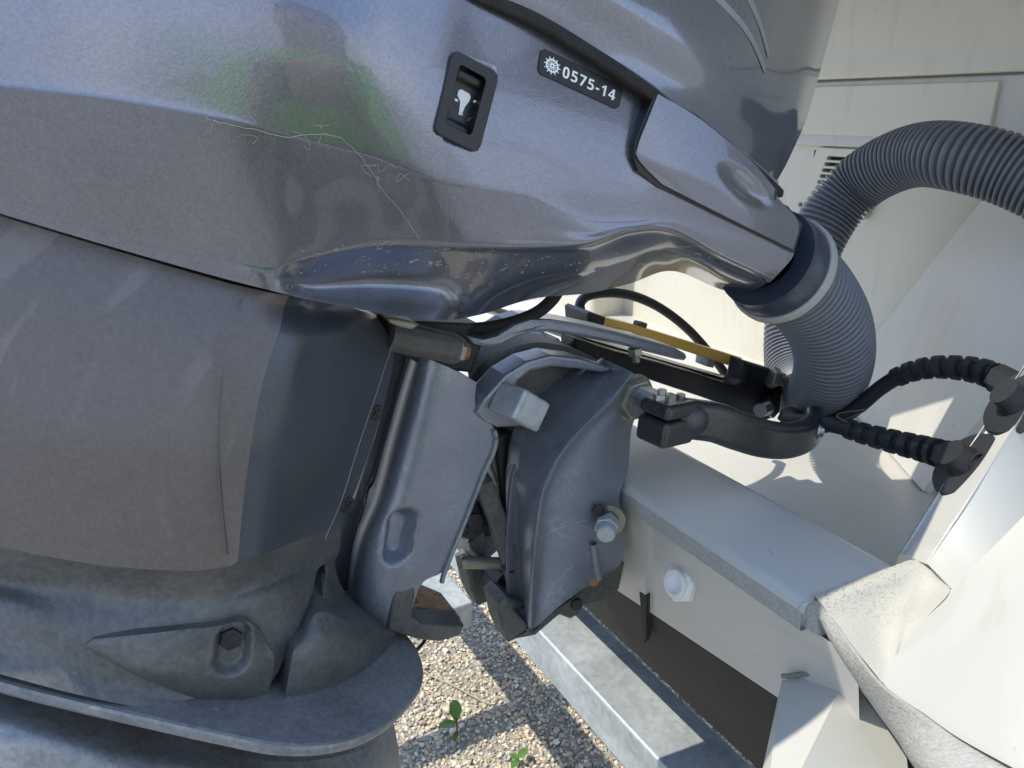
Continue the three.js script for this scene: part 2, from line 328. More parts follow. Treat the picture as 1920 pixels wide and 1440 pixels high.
// sloping corner of the well, side wall that carries the cable boots, coaming and quarter deck
const wellPts = { A: [1.2,1.0177,-0.1768], B: [1.2,1.2625,-0.0381], B2: [1.2,1.4127,0.0469], D: [0.9627,0.905,0.1001], QN: [0.0179,1.7078,-0.1799], Q0: [0.6609,1.1032,0.3], K: [0.9997,1.1969,0.2124], V1: [0.5652,1.048,0.3358], V2: [0.7363,1.2077,0.3226], V3: [0.5433,1.052,0.3707], V4: [0.7575,1.1017,0.3424], V5: [0.4687,1.035,0.3816], W1: [0.4621,1.04,0.3131], W2: [0.5614,1.04,0.3166] };
{
  const w = wellPts, ext = (a, b, t) => a.map((v, i) => v + (b[i] - v) * t);
  const fl = ext(w.D, w.A, 0); // floor corner
  const A2 = [w.A[0], w.A[1] - .113, w.A[2] - .07];
  part('well_corner', [slab([w.B2, w.B, w.A, A2, w.D, w.K, ext(w.D, w.K, 1.4)], .012, true)], M.gel, boat);
  const lo = [[0.5894,1.0305,0.3005], [0.6374,1.0741,0.2958], [0.6801,1.1185,0.2964], [0.7601,1.1984,0.2946]], hi = [[0.5652,1.048,0.3358],[0.6061,1.0869,0.3332],[0.6552,1.1311,0.3281],[0.7363,1.2077,0.3226]];
  const dn = lo.map(p => [p[0] + .02, .90, p[2] - .02]), mid = lo.map(p => [p[0] - .002, p[1] - .012, p[2] - .004]);
  part('well_side', [gridGeo(refine([hi, lo.map((p, i) => p.map((v, k) => mix(v, hi[i][k], .45))), lo, mid, dn], 4, 3))], M.gel, boat);
}
{
  const hi = [[0.5666,1.0483,0.3343],[0.6046,1.0842,0.3319],[0.6685,1.1436,0.3269],[0.7375,1.2083,0.3219]], lo = [[0.5438,1.0519,0.37],[0.609,1.0673,0.3622],[0.7095,1.0908,0.3492],[0.825,1.118,0.3355]];
  const at = t => hi.map((p, i) => p.map((v, k) => mix(v, lo[i][k], t)));
  part('coaming_side', [gridGeo(refine([at(-.02), at(.03), at(.1), at(.5), at(.92), at(1.02)], 4, 2))], M.gel, boat);
}
part('quarter_deck', [gridGeo(refine([
  [[0.5415,1.0514,0.3702],[0.6056,1.0665,0.3626],[0.7058,1.09,0.35],[0.8205,1.1171,0.3364]],
  [[0.5312,1.049,0.3718],[0.5965,1.0662,0.3698],[0.6931,1.0899,0.361],[0.7991,1.1161,0.3521]],
  [[0.5075,1.044,0.3765],[0.5632,1.0627,0.3876],[0.6543,1.0867,0.3849],[0.749,1.114,0.3894]],
  [[0.468,1.0356,0.3841],[0.5062,1.0535,0.408],[0.573,1.077,0.4251],[0.6507,1.1044,0.4449]],
  [[0.4321,1.0297,0.3966],[0.4672,1.0473,0.4224],[0.511,1.0685,0.4524],[0.5627,1.0936,0.4875]],
  [[0.4203,1.038,0.434],[0.4327,1.0488,0.4578],[0.4539,1.0653,0.4922],[0.4748,1.0826,0.5294]],
  [[0.4127,1.0444,0.461],[0.4193,1.0524,0.481],[0.4223,1.0627,0.5116],[0.4325,1.0769,0.5483]],
  [[0.4081,1.0531,0.4932],[0.4066,1.0579,0.5099],[0.4048,1.0637,0.5304],[0.4073,1.0747,0.5635]],
], 5, 4))], M.gel, boat);
part('quarter_top', [gridGeo(refine([
  [[0.4583,1.0416,0.3136],[0.5016,1.0416,0.3158],[0.542,1.0416,0.3179],[0.5689,1.0416,0.319],[0.5754,1.0416,0.3253],[0.5752,1.0416,0.3317]],
  [[0.453,1.0425,0.3225],[0.496,1.0425,0.3261],[0.5344,1.0425,0.3286],[0.5607,1.0425,0.3289],[0.5675,1.0425,0.3363],[0.5636,1.0425,0.3491]],
  [[0.4523,1.0369,0.337],[0.4939,1.0341,0.338],[0.5232,1.0353,0.34],[0.5361,1.0359,0.344],[0.5441,1.038,0.352],[0.5402,1.0518,0.371]],
  [[0.4411,1.0334,0.366],[0.4697,1.0292,0.362],[0.486,1.0307,0.361],[0.4977,1.0358,0.362],[0.5054,1.0372,0.367],[0.5086,1.0446,0.3765]],
  [[0.4318,1.0293,0.3965],[0.4456,1.0303,0.392],[0.454,1.0322,0.388],[0.4616,1.0327,0.385],[0.468,1.0325,0.383],[0.472,1.0334,0.3825]],
], 5, 5))], M.gelStain, boat, 'sunlit white corner of the cap peppered with brown specks');
part('rim_edge', [gridGeo(refine([
  [[.4475, 1.0372, .312], ...[[0.4533,1.0424,0.3233]], ...[[0.4524,1.0367,0.3375],[0.4411,1.0333,0.3665],[0.4317,1.0293,0.397],[0.4203,1.0376,0.434],[0.4158,1.0416,0.46],[0.4179,1.0449,0.49]]],
  [[.4447, 1.0315, .312], ...[[0.4559,1.0367,0.3195],[0.4495,1.0359,0.3385],[0.4377,1.0325,0.3675],[0.4276,1.029,0.398],[0.4165,1.0359,0.434],[0.4097,1.0408,0.46],[0.4049,1.0475,0.49]]],
  [[.4450, 1.0128, .312], ...[[0.4559,1.0239,0.3205],[0.4473,1.0202,0.342],[0.4457,1.0097,0.36],[0.4486,0.9898,0.385],[0.4273,0.9992,0.416],[0.4023,1.0124,0.445],[0.3903,1.0133,0.475]]],
  [[.4570, 1.0115, .312], ...[[0.4957,0.9916,0.295],[0.4952,0.981,0.312],[0.506,0.96,0.325],[0.5234,0.927,0.345],[0.5187,0.9197,0.372],[0.5063,0.9186,0.398],[0.5255,0.886,0.42]]],
], 5, 3))], M.lip, boat, 'rough grey unpainted edge of the deck moulding');
part('cap_core', [hull([[.4495, 1.0125, .300], [.4495, 1.036, .300], [.48, 1.0125, .300], [.48, 1.036, .300], [.4530, 1.0135, .3280], [.48, 1.0135, .330], [.48, 1.030, .322], [.4545, 1.031, .3220]])], M.lip, boat);
// stepped hull corner below the rim
part('hull_corner', [toCreasedNormals(hull([...[[0.468,0.9354,0.288],[0.4869,0.9691,0.335],[0.3992,0.9089,0.335],[0.3387,0.9188,0.39],[0.4602,0.8895,0.43],[0.4947,0.9268,0.39],[0.5222,0.9318,0.36],[0.5921,0.8629,0.25]]]), .3)], M.gel, boat);
part('sealant_bead', [tube([[0.4622,0.9447,0.292],[0.4693,0.9524,0.304],[0.4775,0.9635,0.32],[0.4824,0.9784,0.338]], .0022, 4, 6)], M.lip, boat);
// pad under the clamp, screw, drain fitting
part('transom_pad', [slab([[0.4555,1.0121,0.0687],[0.4529,1.0222,0.0914],[0.4527,1.0228,0.1057],[0.4567,1.0072,0.1098],[0.4853,0.8963,0.0869],[0.4882,0.8851,0.0285]].map(p => [p[0] - .004, p[1] - .001, p[2]]), .008, true)], M.gel, boat);
part('pad_foot', [slab([[0.4862,0.8928,0.0747],[0.4853,0.8961,0.0878],[0.5041,0.8234,0.0711],[0.5086,0.8057,0.062]].map(p => [p[0] - .004, p[1] - .001, p[2]]), .008, true)], M.af, boat);
part('pad_screw', [turned(V3([[0.4551,1.0134,0.082]][0]).add(new THREE.Vector3(-.0042, 0, 0)), new THREE.Vector3(-1, 0, 0), [[0, 0], [0, .0045], [.001, .004], [.0012, 0]], 14)], M.tarnish, boat);
function plateX(pts, x0, x1, bevel) {   // outline in y-z, thickness along x
  const g = plate(pts.map(p => [p[2], p[1]]), 0, x1 - x0, bevel); g.rotateY(-Math.PI / 2); g.translate(x1, 0, 0); return boxUV(g);
}
{
  const c = V3([[0.4706,0.9535,0.1535]][0]), d = new THREE.Vector3(-1, .25, 0).normalize();
  c.addScaledVector(d, -.003);
  const f = part('drain_fitting', [hex(c, d, .0205, .009, .1, .3)], M.white, boat, 'white plastic hexagon drain fitting');
  part('collar', turned(c, d, [[.008, .0145], [.014, .0145], [.0152, .0135], [.0152, .0105], [.004, .0095], [.004, 0]], 28), M.white, f);
  part('drain_plug', turned(c, d, [[.0045, .0], [.0045, .0088], [.0075, .0085], [.0085, .006], [.0085, 0]], 20), M.panel, f);
}
// slotted air vent behind the hose
{
  const P = [[1.2,1.225,-0.3872],[1.2,1.3424,-0.351],[1.2,1.3551,-0.2279],[1.2,1.2414,-0.2278]];
  const zmin = Math.min(P[0][2], P[1][2]), y0 = P[0][1], y1 = 1.3385, ztop = P[1][2];
  const out = [[P[0][2] - .004, y0], [ztop - .004, y1], [ztop + .15, y1], [P[0][2] + .15, y0]], holes = [];
  const n = 9, h = (y1 - y0 - .018) / n;
  for (let k = 0; k < n; k++) { const y = y0 + .022 + k * h, t = (y - y0) / (y1 - y0), z = mix(P[0][2], ztop, t) + .026, q = h * .3; if (y + q > y1 - .004) continue; holes.push([[z, y - q * .7], [z + .003, y - q], [z + .105, y - q], [z + .105, y + q], [z + .003, y + q], [z, y + q * .7]]); }
  const zc = P[0][2] + .010, yc = y0 + .010, hole = []; for (let k = 0; k < 10; k++) hole.push([zc + .0045 * Math.cos(k * .628), yc + .0045 * Math.sin(k * .628)]); holes.push(hole);
  const s = new THREE.Shape(out.map(p => new THREE.Vector2(...p))); for (const hh of holes) s.holes.push(new THREE.Path(hh.map(p => new THREE.Vector2(...p))));
  const g = new THREE.ExtrudeGeometry(s, { depth: .010, bevelEnabled: true, bevelSize: .001, bevelThickness: .001, bevelOffset: -.001, bevelSegments: 1 });
  g.rotateY(-Math.PI / 2); g.translate(1.1985, 0, 0);
  const v = part('air_vent', [boxUV(g)], M.cream, boat, 'slotted cream air vent with a row of narrow openings');
}

// ------------------------------------------------------------------ trailer under the stern
const trailer = thing('boat_trailer', 'galvanised steel boat trailer frame under the stern', 'trailer');
{
  const beam = (x0, x1, y0, y1, z0, z1) => { const g = new RoundedBoxGeometry(x1 - x0, y1 - y0, z1 - z0, 2, .005); g.translate((x0 + x1) / 2, (y0 + y1) / 2, (z0 + z1) / 2); return boxUV(g); };
  part('cross_beam', [beam(.582, .69, .47, .55, -.75, .5)], M.galv, trailer, 'wide flat galvanised cross beam');
  part('side_rail', [beam(-.05, 2.6, .40, .466, -.83, -.76)], M.galv, trailer);
  part('side_rail', [beam(.3, 2.6, .40, .466, .56, .63)], M.galv, trailer);
  part('rear_bar', [beam(.50, .575, .40, .46, -1.3, -.55)], M.galv, trailer);
}
// ------------------------------------------------------------------ the outboard motor
const motor = thing('outboard_motor', 'dark grey outboard motor tilted up at the stern, with dusty cowling', 'outboard motor');
const aft = (rows, d = .17) => rows.map(r => [[r[0][0] - d, r[0][1] + d * .36, r[0][2] * .45], ...r]);   // carries a side on round the stern of the motor
const swPocket = [[0.2225,1.4265,0.18],[0.2426,1.4188,0.18],[0.2305,1.3826,0.18],[0.2097,1.3907,0.18]];
const inQuad = (p, q) => { let s = 0; for (let i = 0; i < 4; i++) { const a = q[i], b = q[(i + 1) % 4], c = (b[0] - a[0]) * (p[1] - a[1]) - (b[1] - a[1]) * (p[0] - a[0]); if (c > 0) s++; else s--; } return Math.abs(s) === 4; };
const cowlRows = [
  [[-0.1001,1.5442,0.065],[-0.0498,1.5368,0.095],[-0.0042,1.5289,0.12],[0.0421,1.5197,0.14],[0.0913,1.5102,0.155],[0.1182,1.5027,0.163],[0.1383,1.4961,0.168],[0.1719,1.4845,0.176],[0.2105,1.4761,0.1784],[0.24,1.4676,0.176],[0.2786,1.4556,0.176],[0.3209,1.4379,0.176],[0.3581,1.4209,0.176],[0.4007,1.3987,0.174],[0.4536,1.3715,0.172],[0.5153,1.3397,0.168],[0.5602,1.3041,0.168]],
  [[-0.1111,1.4924,0.072],[-0.0605,1.4825,0.102],[-0.0144,1.4728,0.127],[0.0334,1.4662,0.147],[0.0837,1.4574,0.162],[0.1116,1.4542,0.17],[0.1324,1.4507,0.175],[0.1663,1.4348,0.183],[0.2053,1.421,0.1857],[0.2354,1.4123,0.1835],[0.2747,1.4029,0.1835],[0.3179,1.3856,0.1835],[0.3554,1.3741,0.1835],[0.3943,1.3619,0.1854],[0.4447,1.3401,0.1854],[0.4987,1.316,0.185],[0.5412,1.2973,0.1842]],
  [[-0.125,1.437,0.07],[-0.0728,1.427,0.1],[-0.0247,1.4186,0.125],[0.025,1.4121,0.145],[0.0772,1.4025,0.16],[0.1061,1.3967,0.168],[0.1276,1.3907,0.173],[0.1637,1.3813,0.181],[0.2029,1.3663,0.1869],[0.2329,1.3596,0.1868],[0.2733,1.351,0.1868],[0.3177,1.3313,0.1868],[0.356,1.3251,0.1868],[0.3959,1.3247,0.1875],[0.4462,1.3111,0.1875],[0.4958,1.2966,0.1871],[0.5357,1.2866,0.1867]],
  [[-0.127,1.4291,0.07],[-0.0745,1.419,0.1],[-0.0262,1.4105,0.125],[0.0237,1.4038,0.145],[0.0762,1.3938,0.16],[0.1057,1.3878,0.166],[0.1276,1.3816,0.17],[0.1641,1.3718,0.178],[0.2033,1.3563,0.185],[0.2329,1.3497,0.1865],[0.2733,1.3421,0.187],[0.3174,1.3261,0.1876],[0.3555,1.3231,0.1876],[0.3959,1.322,0.1878],[0.4466,1.3061,0.1878],[0.4951,1.2905,0.1874],[0.5337,1.2813,0.187]],
  [[-0.1344,1.4107,0.057],[-0.0814,1.3954,0.087],[-0.0319,1.384,0.112],[0.019,1.3706,0.133],[0.0736,1.3574,0.148],[0.1044,1.3518,0.155],[0.1276,1.3511,0.16],[0.1658,1.3484,0.169],[0.2054,1.3389,0.179],[0.2339,1.3342,0.184],[0.274,1.3284,0.186],[0.3173,1.3183,0.1882],[0.3552,1.3199,0.1882],[0.3961,1.3179,0.1879],[0.4474,1.2984,0.1879],[0.4946,1.2812,0.1875],[0.5258,1.2737,0.1871]],
  [[-0.1413,1.3967,0.042],[-0.0877,1.3764,0.072],[-0.0376,1.3581,0.096],[0.0146,1.3388,0.118],[0.071,1.3188,0.134],[0.1028,1.3089,0.142],[0.1272,1.3127,0.149],[0.1671,1.318,0.16],[0.2076,1.3155,0.172],[0.2356,1.3137,0.18],[0.276,1.3101,0.183],[0.3178,1.3094,0.188],[0.3556,1.3167,0.188],[0.3977,1.3136,0.1865],[0.4497,1.2898,0.1865],[0.4944,1.271,0.1861],[0.5137,1.2613,0.1841]],
  [[-0.1426,1.3939,0.0396],[-0.0886,1.3734,0.07],[-0.0384,1.3546,0.094],[0.0141,1.335,0.116],[0.0708,1.3149,0.1324],[0.1028,1.3044,0.14],[0.1284,1.3085,0.143],[0.1702,1.3122,0.15],[0.2127,1.3089,0.16],[0.2416,1.3068,0.168],[0.2837,1.3041,0.17],[0.3292,1.303,0.1715],[0.3673,1.3106,0.173],[0.4076,1.3089,0.1752],[0.4581,1.2852,0.1782],[0.5018,1.2671,0.1775],[0.5234,1.257,0.1725]],
  [[-0.1445,1.3895,0.036],[-0.0901,1.3688,0.067],[-0.0396,1.3492,0.091],[0.0134,1.3293,0.113],[0.0704,1.3088,0.13],[0.1023,1.298,0.1394],[0.1319,1.2877,0.1234],[0.1767,1.2853,0.1269],[0.2224,1.2794,0.1356],[0.2552,1.2748,0.14],[0.3017,1.2783,0.14],[0.3516,1.2785,0.14],[0.3901,1.2858,0.145],[0.4305,1.2898,0.15],[0.4775,1.2667,0.16],[0.5106,1.2538,0.16],[0.5264,1.2473,0.155]],
  [[-0.1466,1.3827,0.034],[-0.092,1.3617,0.064],[-0.041,1.3421,0.089],[0.0123,1.3219,0.111],[0.0697,1.3003,0.128],[0.1018,1.2892,0.1374],[0.1289,1.2784,0.1314],[0.1699,1.2677,0.1429],[0.215,1.2576,0.1506],[0.2724,1.2442,0.105],[0.3314,1.2477,0.09],[0.3938,1.2435,0.08],[0.4419,1.2474,0.08],[0.4839,1.2572,0.09],[0.5377,1.2359,0.1],[0.5509,1.2317,0.105],[0.5502,1.2322,0.115]],
];
const cowl = part('lower_cowling', body(aft(cowlRows), (p, u) => { const t = sm(.55, .87, u); return mix(-Math.abs(p[2]), Math.min(.095, p[2] - .002), t); }, 12, 9, p => inQuad(p, swPocket) ? [p[0], p[1], p[2] - .014] : p), M.paint, motor);
const topCowl = part('upper_cowling', body(aft([
  [[-0.0717,1.7039,0.02],[0.0275,1.7228,0.03],[0.1394,1.7423,0.03],[0.2403,1.7567,0.03],[0.3308,1.7575,0.03],[0.4075,1.7641,0.03],[0.4832,1.7723,0.03],[0.5561,1.7789,0.03],[0.6125,1.7888,0.028],[0.6609,1.7972,0.025],[0.7146,1.8072,0.02],[0.7485,1.8146,0.01]],
  [[-0.077,1.625,0.08],[0.0128,1.6192,0.12],[0.1065,1.6149,0.14],[0.1905,1.6066,0.145],[0.2762,1.5985,0.145],[0.3359,1.5941,0.145],[0.405,1.5898,0.143],[0.4756,1.5877,0.138],[0.5384,1.5918,0.126],[0.6107,1.5994,0.1],[0.6809,1.6063,0.07],[0.7649,1.62,0.02]],
  [[-0.0837,1.5784,0.1],[0.0044,1.566,0.15],[0.0933,1.5558,0.178],[0.174,1.5396,0.18],[0.2496,1.5201,0.18],[0.2993,1.5049,0.18],[0.357,1.485,0.178],[0.4227,1.4624,0.171],[0.4864,1.4435,0.158],[0.556,1.4324,0.128],[0.625,1.4233,0.095],[0.7,1.4194,0.045]],
  [[-0.0888,1.5573,0.1],[0.0004,1.5461,0.145],[0.0912,1.5323,0.173],[0.173,1.5121,0.178],[0.2448,1.4859,0.178],[0.2852,1.4708,0.178],[0.3358,1.4511,0.176],[0.393,1.429,0.171],[0.4573,1.4034,0.161],[0.5303,1.384,0.135],[0.5946,1.3683,0.105],[0.6602,1.36,0.06]],
  [[-0.0918,1.545,0.1],[-0.0022,1.5337,0.14],[0.0901,1.5177,0.168],[0.1731,1.4925,0.174],[0.2424,1.4675,0.175],[0.2826,1.4568,0.176],[0.3259,1.4391,0.175],[0.375,1.4181,0.173],[0.4348,1.3904,0.166],[0.504,1.3655,0.145],[0.5637,1.3439,0.12],[0.6092,1.3331,0.09]],
]), mirror, 6, 6), M.top, motor);
// rubber seal between the two cowlings and the rolled edge above it
{
  const s = spline([[-0.0948,1.5425,0.09],[-0.0031,1.5313,0.132],[0.0897,1.5129,0.167],[0.1733,1.4897,0.173],[0.2419,1.4662,0.176],[0.2768,1.4553,0.179],[0.3175,1.4378,0.181],[0.3625,1.4162,0.183],[0.4181,1.388,0.179],[0.4949,1.3597,0.155],[0.5535,1.3371,0.132],[0.5959,1.3253,0.105]], 6);
  part('cowl_seal', [sweepRect(s, .012, .0085, 1, new THREE.Vector3(0, 1, 0), .3)], M.seal, motor, 'grimy black rubber seal');
  const e = [[-0.0918,1.5433,0.102],[-0.0024,1.5321,0.143],[0.0891,1.5153,0.173],[0.1713,1.4907,0.179],[0.2399,1.4677,0.18],[0.2796,1.4571,0.181],[0.3225,1.4397,0.18],[0.371,1.419,0.178],[0.4302,1.3913,0.171],[0.5,1.3662,0.149],[0.5594,1.3448,0.124],[0.6078,1.3333,0.092]];
  part('cowl_edge', [tube(e, .0022, 10, 8)], M.top, motor);
}
// hose outlet cover; a black strip paints the dark gap round it
const lidOut = [[0.375,1.4099,0.187],[0.367,1.3952,0.187],[0.3592,1.3771,0.187],[0.3593,1.3686,0.187],[0.3632,1.3611,0.187],[0.383,1.3485,0.187],[0.4395,1.3249,0.187],[0.5335,1.2864,0.187],[0.5372,1.3093,0.187],[0.5175,1.3242,0.187],[0.5012,1.3299,0.187],[0.5023,1.3384,0.187],[0.4735,1.3603,0.187],[0.4124,1.3946,0.187]];
const gapOut = [[0.372,1.4124,0.187],[0.3641,1.3966,0.187],[0.3558,1.3779,0.187],[0.356,1.3676,0.187],[0.3604,1.3589,0.187],[0.3811,1.3463,0.187],[0.4386,1.3229,0.187],[0.533,1.285,0.187],[0.5392,1.3091,0.187],[0.5192,1.3254,0.187],[0.5041,1.3306,0.187],[0.5051,1.3395,0.187],[0.4749,1.3627,0.187],[0.4121,1.3976,0.187]];
part('cover_gap_strip', plate(gapOut, .172, .1888, .0006, [lidOut.map(p => [mix(p[0], lidOut[6][0], .14), mix(p[1], lidOut[6][1] + .012, .14)])]), M.gloss, motor);
const lid = part('hose_cover', body([
  [[0.3738,1.4116,0.1895],[0.4091,1.3969,0.1905],[0.4417,1.3795,0.1905],[0.4719,1.3622,0.19],[0.5,1.3404,0.19]],
  [[0.3657,1.3952,0.1905],[0.402,1.3791,0.1925],[0.4347,1.3626,0.1932],[0.4662,1.3479,0.1925],[0.5002,1.332,0.1905]],
  [[0.3579,1.3772,0.1905],[0.393,1.3632,0.194],[0.4294,1.3476,0.195],[0.4654,1.3349,0.194],[0.5148,1.3252,0.1905]],
  [[0.3591,1.367,0.1905],[0.3908,1.3541,0.194],[0.4294,1.3384,0.195],[0.4683,1.3232,0.195],[0.5326,1.3096,0.1905]],
  [[0.3816,1.3492,0.1905],[0.4046,1.3388,0.194],[0.4329,1.3269,0.195],[0.4737,1.3102,0.195],[0.5292,1.2886,0.1905]],
], () => .172, 8, 8, p => {
  const b = [0.4635,1.3445,0.19], dx = p[0] - b[0], dy = p[1] - b[1], a = dx * .85 - dy * .5, c = dx * .5 + dy * .85;
  const e = Math.hypot(a / .034, c / .010); return [p[0], p[1], p[2] - .0042 * (1 - sm(.3, 1.1, e))];
}), M.paint, motor, 'grey hose outlet cover with fine dirt specks');
// side apron below the cowling
const scoop = [0.1381,1.2672,0.15];
const scoopDisp = p => {
  const dx = p[0] - scoop[0], dy = p[1] - scoop[1], a = dx * .96 - dy * .26, b = dx * .26 + dy * .96;
  const e = Math.hypot(a / .045, b / .016); return [p[0], p[1], p[2] - .016 * (1 - sm(.2, 1.05, e))];
};
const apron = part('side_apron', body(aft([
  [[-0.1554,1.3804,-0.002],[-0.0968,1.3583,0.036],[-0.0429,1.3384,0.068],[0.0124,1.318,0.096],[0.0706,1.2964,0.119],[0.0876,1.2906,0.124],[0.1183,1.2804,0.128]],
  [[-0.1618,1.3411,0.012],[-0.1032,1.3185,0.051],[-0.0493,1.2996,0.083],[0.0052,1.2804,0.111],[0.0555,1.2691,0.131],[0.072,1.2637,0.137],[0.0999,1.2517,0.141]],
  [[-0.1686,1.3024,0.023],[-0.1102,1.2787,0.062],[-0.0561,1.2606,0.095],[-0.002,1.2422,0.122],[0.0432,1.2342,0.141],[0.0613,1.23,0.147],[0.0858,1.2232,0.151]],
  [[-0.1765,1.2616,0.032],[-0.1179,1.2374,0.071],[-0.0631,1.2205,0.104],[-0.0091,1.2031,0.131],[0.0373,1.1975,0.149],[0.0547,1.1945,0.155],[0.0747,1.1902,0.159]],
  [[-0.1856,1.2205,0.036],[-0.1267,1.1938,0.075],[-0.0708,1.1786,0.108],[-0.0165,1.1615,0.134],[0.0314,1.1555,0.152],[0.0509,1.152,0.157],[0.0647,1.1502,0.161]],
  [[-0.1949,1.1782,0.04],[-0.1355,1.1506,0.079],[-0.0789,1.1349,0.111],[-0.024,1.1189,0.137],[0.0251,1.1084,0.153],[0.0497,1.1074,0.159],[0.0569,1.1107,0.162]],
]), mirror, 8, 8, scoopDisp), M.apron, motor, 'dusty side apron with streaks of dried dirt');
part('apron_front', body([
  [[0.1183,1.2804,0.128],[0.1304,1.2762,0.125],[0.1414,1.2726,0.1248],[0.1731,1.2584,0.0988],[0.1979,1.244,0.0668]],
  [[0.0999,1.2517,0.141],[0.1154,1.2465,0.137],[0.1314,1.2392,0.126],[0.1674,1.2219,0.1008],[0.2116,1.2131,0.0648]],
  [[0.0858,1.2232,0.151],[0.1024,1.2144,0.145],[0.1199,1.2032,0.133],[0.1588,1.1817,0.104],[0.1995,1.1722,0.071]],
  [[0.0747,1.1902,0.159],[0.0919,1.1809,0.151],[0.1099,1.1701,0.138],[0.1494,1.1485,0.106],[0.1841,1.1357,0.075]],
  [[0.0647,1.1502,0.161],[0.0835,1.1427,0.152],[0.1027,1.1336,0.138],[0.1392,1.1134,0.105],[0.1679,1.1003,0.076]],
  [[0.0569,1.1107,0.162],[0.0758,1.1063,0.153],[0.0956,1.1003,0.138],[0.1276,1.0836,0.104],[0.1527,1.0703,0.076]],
], mirror, 10, 8, scoopDisp), M.apronShaded, motor, 'front of the side apron, its shade painted in as darker colour');
part('apron_ridge', [tube([[0.0851,1.2833,0.1275],[0.0723,1.2584,0.1375],[0.0618,1.2264,0.1475],[0.0552,1.1929,0.155],[0.0523,1.1636,0.1572],[0.0504,1.1166,0.1592]], .0011, 8, 6)], M.apron, motor);
// exhaust casing, flange and leg
const casing = part('exhaust_casing', body(aft([
  [[-0.2023,1.1766,0.01],[-0.1414,1.1436,0.048],[-0.0815,1.1284,0.085],[-0.0241,1.1117,0.112],[0.0201,1.1052,0.134],[0.058,1.1038,0.14],[0.0999,1.094,0.118],[0.1575,1.0683,0.06]],
  [[-0.2128,1.1427,0],[-0.1499,1.111,0.038],[-0.0891,1.0918,0.072],[-0.0289,1.0786,0.1],[0.0171,1.0707,0.12],[0.0564,1.0681,0.126],[0.0998,1.0578,0.104],[0.1563,1.0303,0.05]],
  [[-0.2151,1.1238,0.01],[-0.1512,1.097,0.05],[-0.0905,1.0803,0.086],[-0.04,1.0543,0.112],[0.0132,1.049,0.128],[0.0683,1.0444,0.13],[0.1099,1.0317,0.105],[0.153,1.0007,0.045]],
  [[-0.216,1.1069,0.024],[-0.1539,1.0759,0.063],[-0.095,1.0529,0.097],[-0.0445,1.0282,0.12],[0.0066,0.9998,0.128],[0.0606,0.9651,0.126],[0.115,0.9365,0.105],[0.1813,0.9012,0.045]],
  [[-0.2162,1.0909,0.04],[-0.1547,1.0641,0.075],[-0.0969,1.0399,0.108],[-0.0468,1.0156,0.13],[0.0035,0.9857,0.138],[0.0573,0.9538,0.136],[0.1197,0.9169,0.115],[0.1985,0.8692,0.05]],
]), mirror, 20, 16, p => {
  const a = [0.1308,1.0232,0.1], b = [0.0746,0.958,0.13], dx = b[0] - a[0], dy = b[1] - a[1], t = Math.min(1, Math.max(0, ((p[0] - a[0]) * dx + (p[1] - a[1]) * dy) / (dx * dx + dy * dy))), d = Math.hypot(p[0] - a[0] - t * dx, p[1] - a[1] - t * dy);
  return [p[0], p[1], p[2] - .045 * (1 - sm(.004, .0085, d))];   // the slot between the two mount covers
}), M.casing, motor, 'dull grey exhaust casing with a film of dried dirt');
{
  const rim = spline([[-0.2265,1.065,0.0226],[-0.1615,1.0414,0.0615],[-0.1011,1.0194,0.1019],[-0.0646,1.0062,0.1233],[-0.0276,0.9927,0.1434],[0.023,0.9743,0.17],[0.0658,0.9587,0.1888],[0.1079,0.9434,0.1896],[0.1474,0.929,0.1721],[0.1837,0.9158,0.1398],[0.2031,0.9087,0.1126],[0.213,0.9052,0.0795],[0.2137,0.9049,0.0502],[0.2078,0.907,0.0266]], 5);
  rim.push([rim[rim.length - 1][0] + .004, rim[rim.length - 1][1] - .0015, 0]);
  const s = .342, c = .94, o = rim[0], to = p => [(p[0] - o[0]) * c - (p[1] - o[1]) * s, p[2]];
  const half = rim.map(to), out = [...half, ...half.slice(0, -1).reverse().map(p => [p[0], -p[1]])];
  const g = plate(out, -.010, 0, .003);           // in (along, z) with its thickness upward
  g.rotateX(Math.PI / 2); // y -> z
  const m4 = new THREE.Matrix4().makeBasis(new THREE.Vector3(c, -s, 0), new THREE.Vector3(s, c, 0), new THREE.Vector3(0, 0, 1)).setPosition(o[0], o[1], 0);
  g.applyMatrix4(m4); g.translate(-s * .0, -.013 * 0, 0);
  part('splash_plate', [boxUV(g)], M.leg, motor, 'broad grey splash plate around the casing');
}
part('leg', body(aft([
  [[-0.2313,1.0475,0.02],[-0.1651,1.026,0.06],[-0.1054,1.0012,0.085],[-0.0441,0.9619,0.105],[0.0249,0.9139,0.11],[0.0905,0.8681,0.105],[0.1579,0.835,0.085],[0.1995,0.8137,0.035]],
  [[-0.2275,1.0348,0.05],[-0.1659,1.0091,0.08],[-0.1055,0.992,0.115],[-0.0467,0.9545,0.135],[0.0188,0.9021,0.14],[0.0818,0.8493,0.132],[0.1487,0.7997,0.105],[0.2028,0.7457,0.04]],
  [[-0.2434,0.9599,0.06],[-0.1806,0.9311,0.095],[-0.1206,0.908,0.13],[-0.0613,0.8654,0.148],[0.0049,0.8023,0.15],[0.0692,0.735,0.14],[0.1374,0.6527,0.11],[0.1945,0.5609,0.045]],
  [[-0.2971,0.7581,0.04],[-0.2344,0.7052,0.06],[-0.1735,0.6428,0.075],[-0.1071,0.5549,0.08],[-0.0267,0.4559,0.08],[0.0521,0.3552,0.07],[0.1316,0.2453,0.05],[0.1824,0.1653,0.025]],
]), mirror, 5, 4), M.leg, motor);
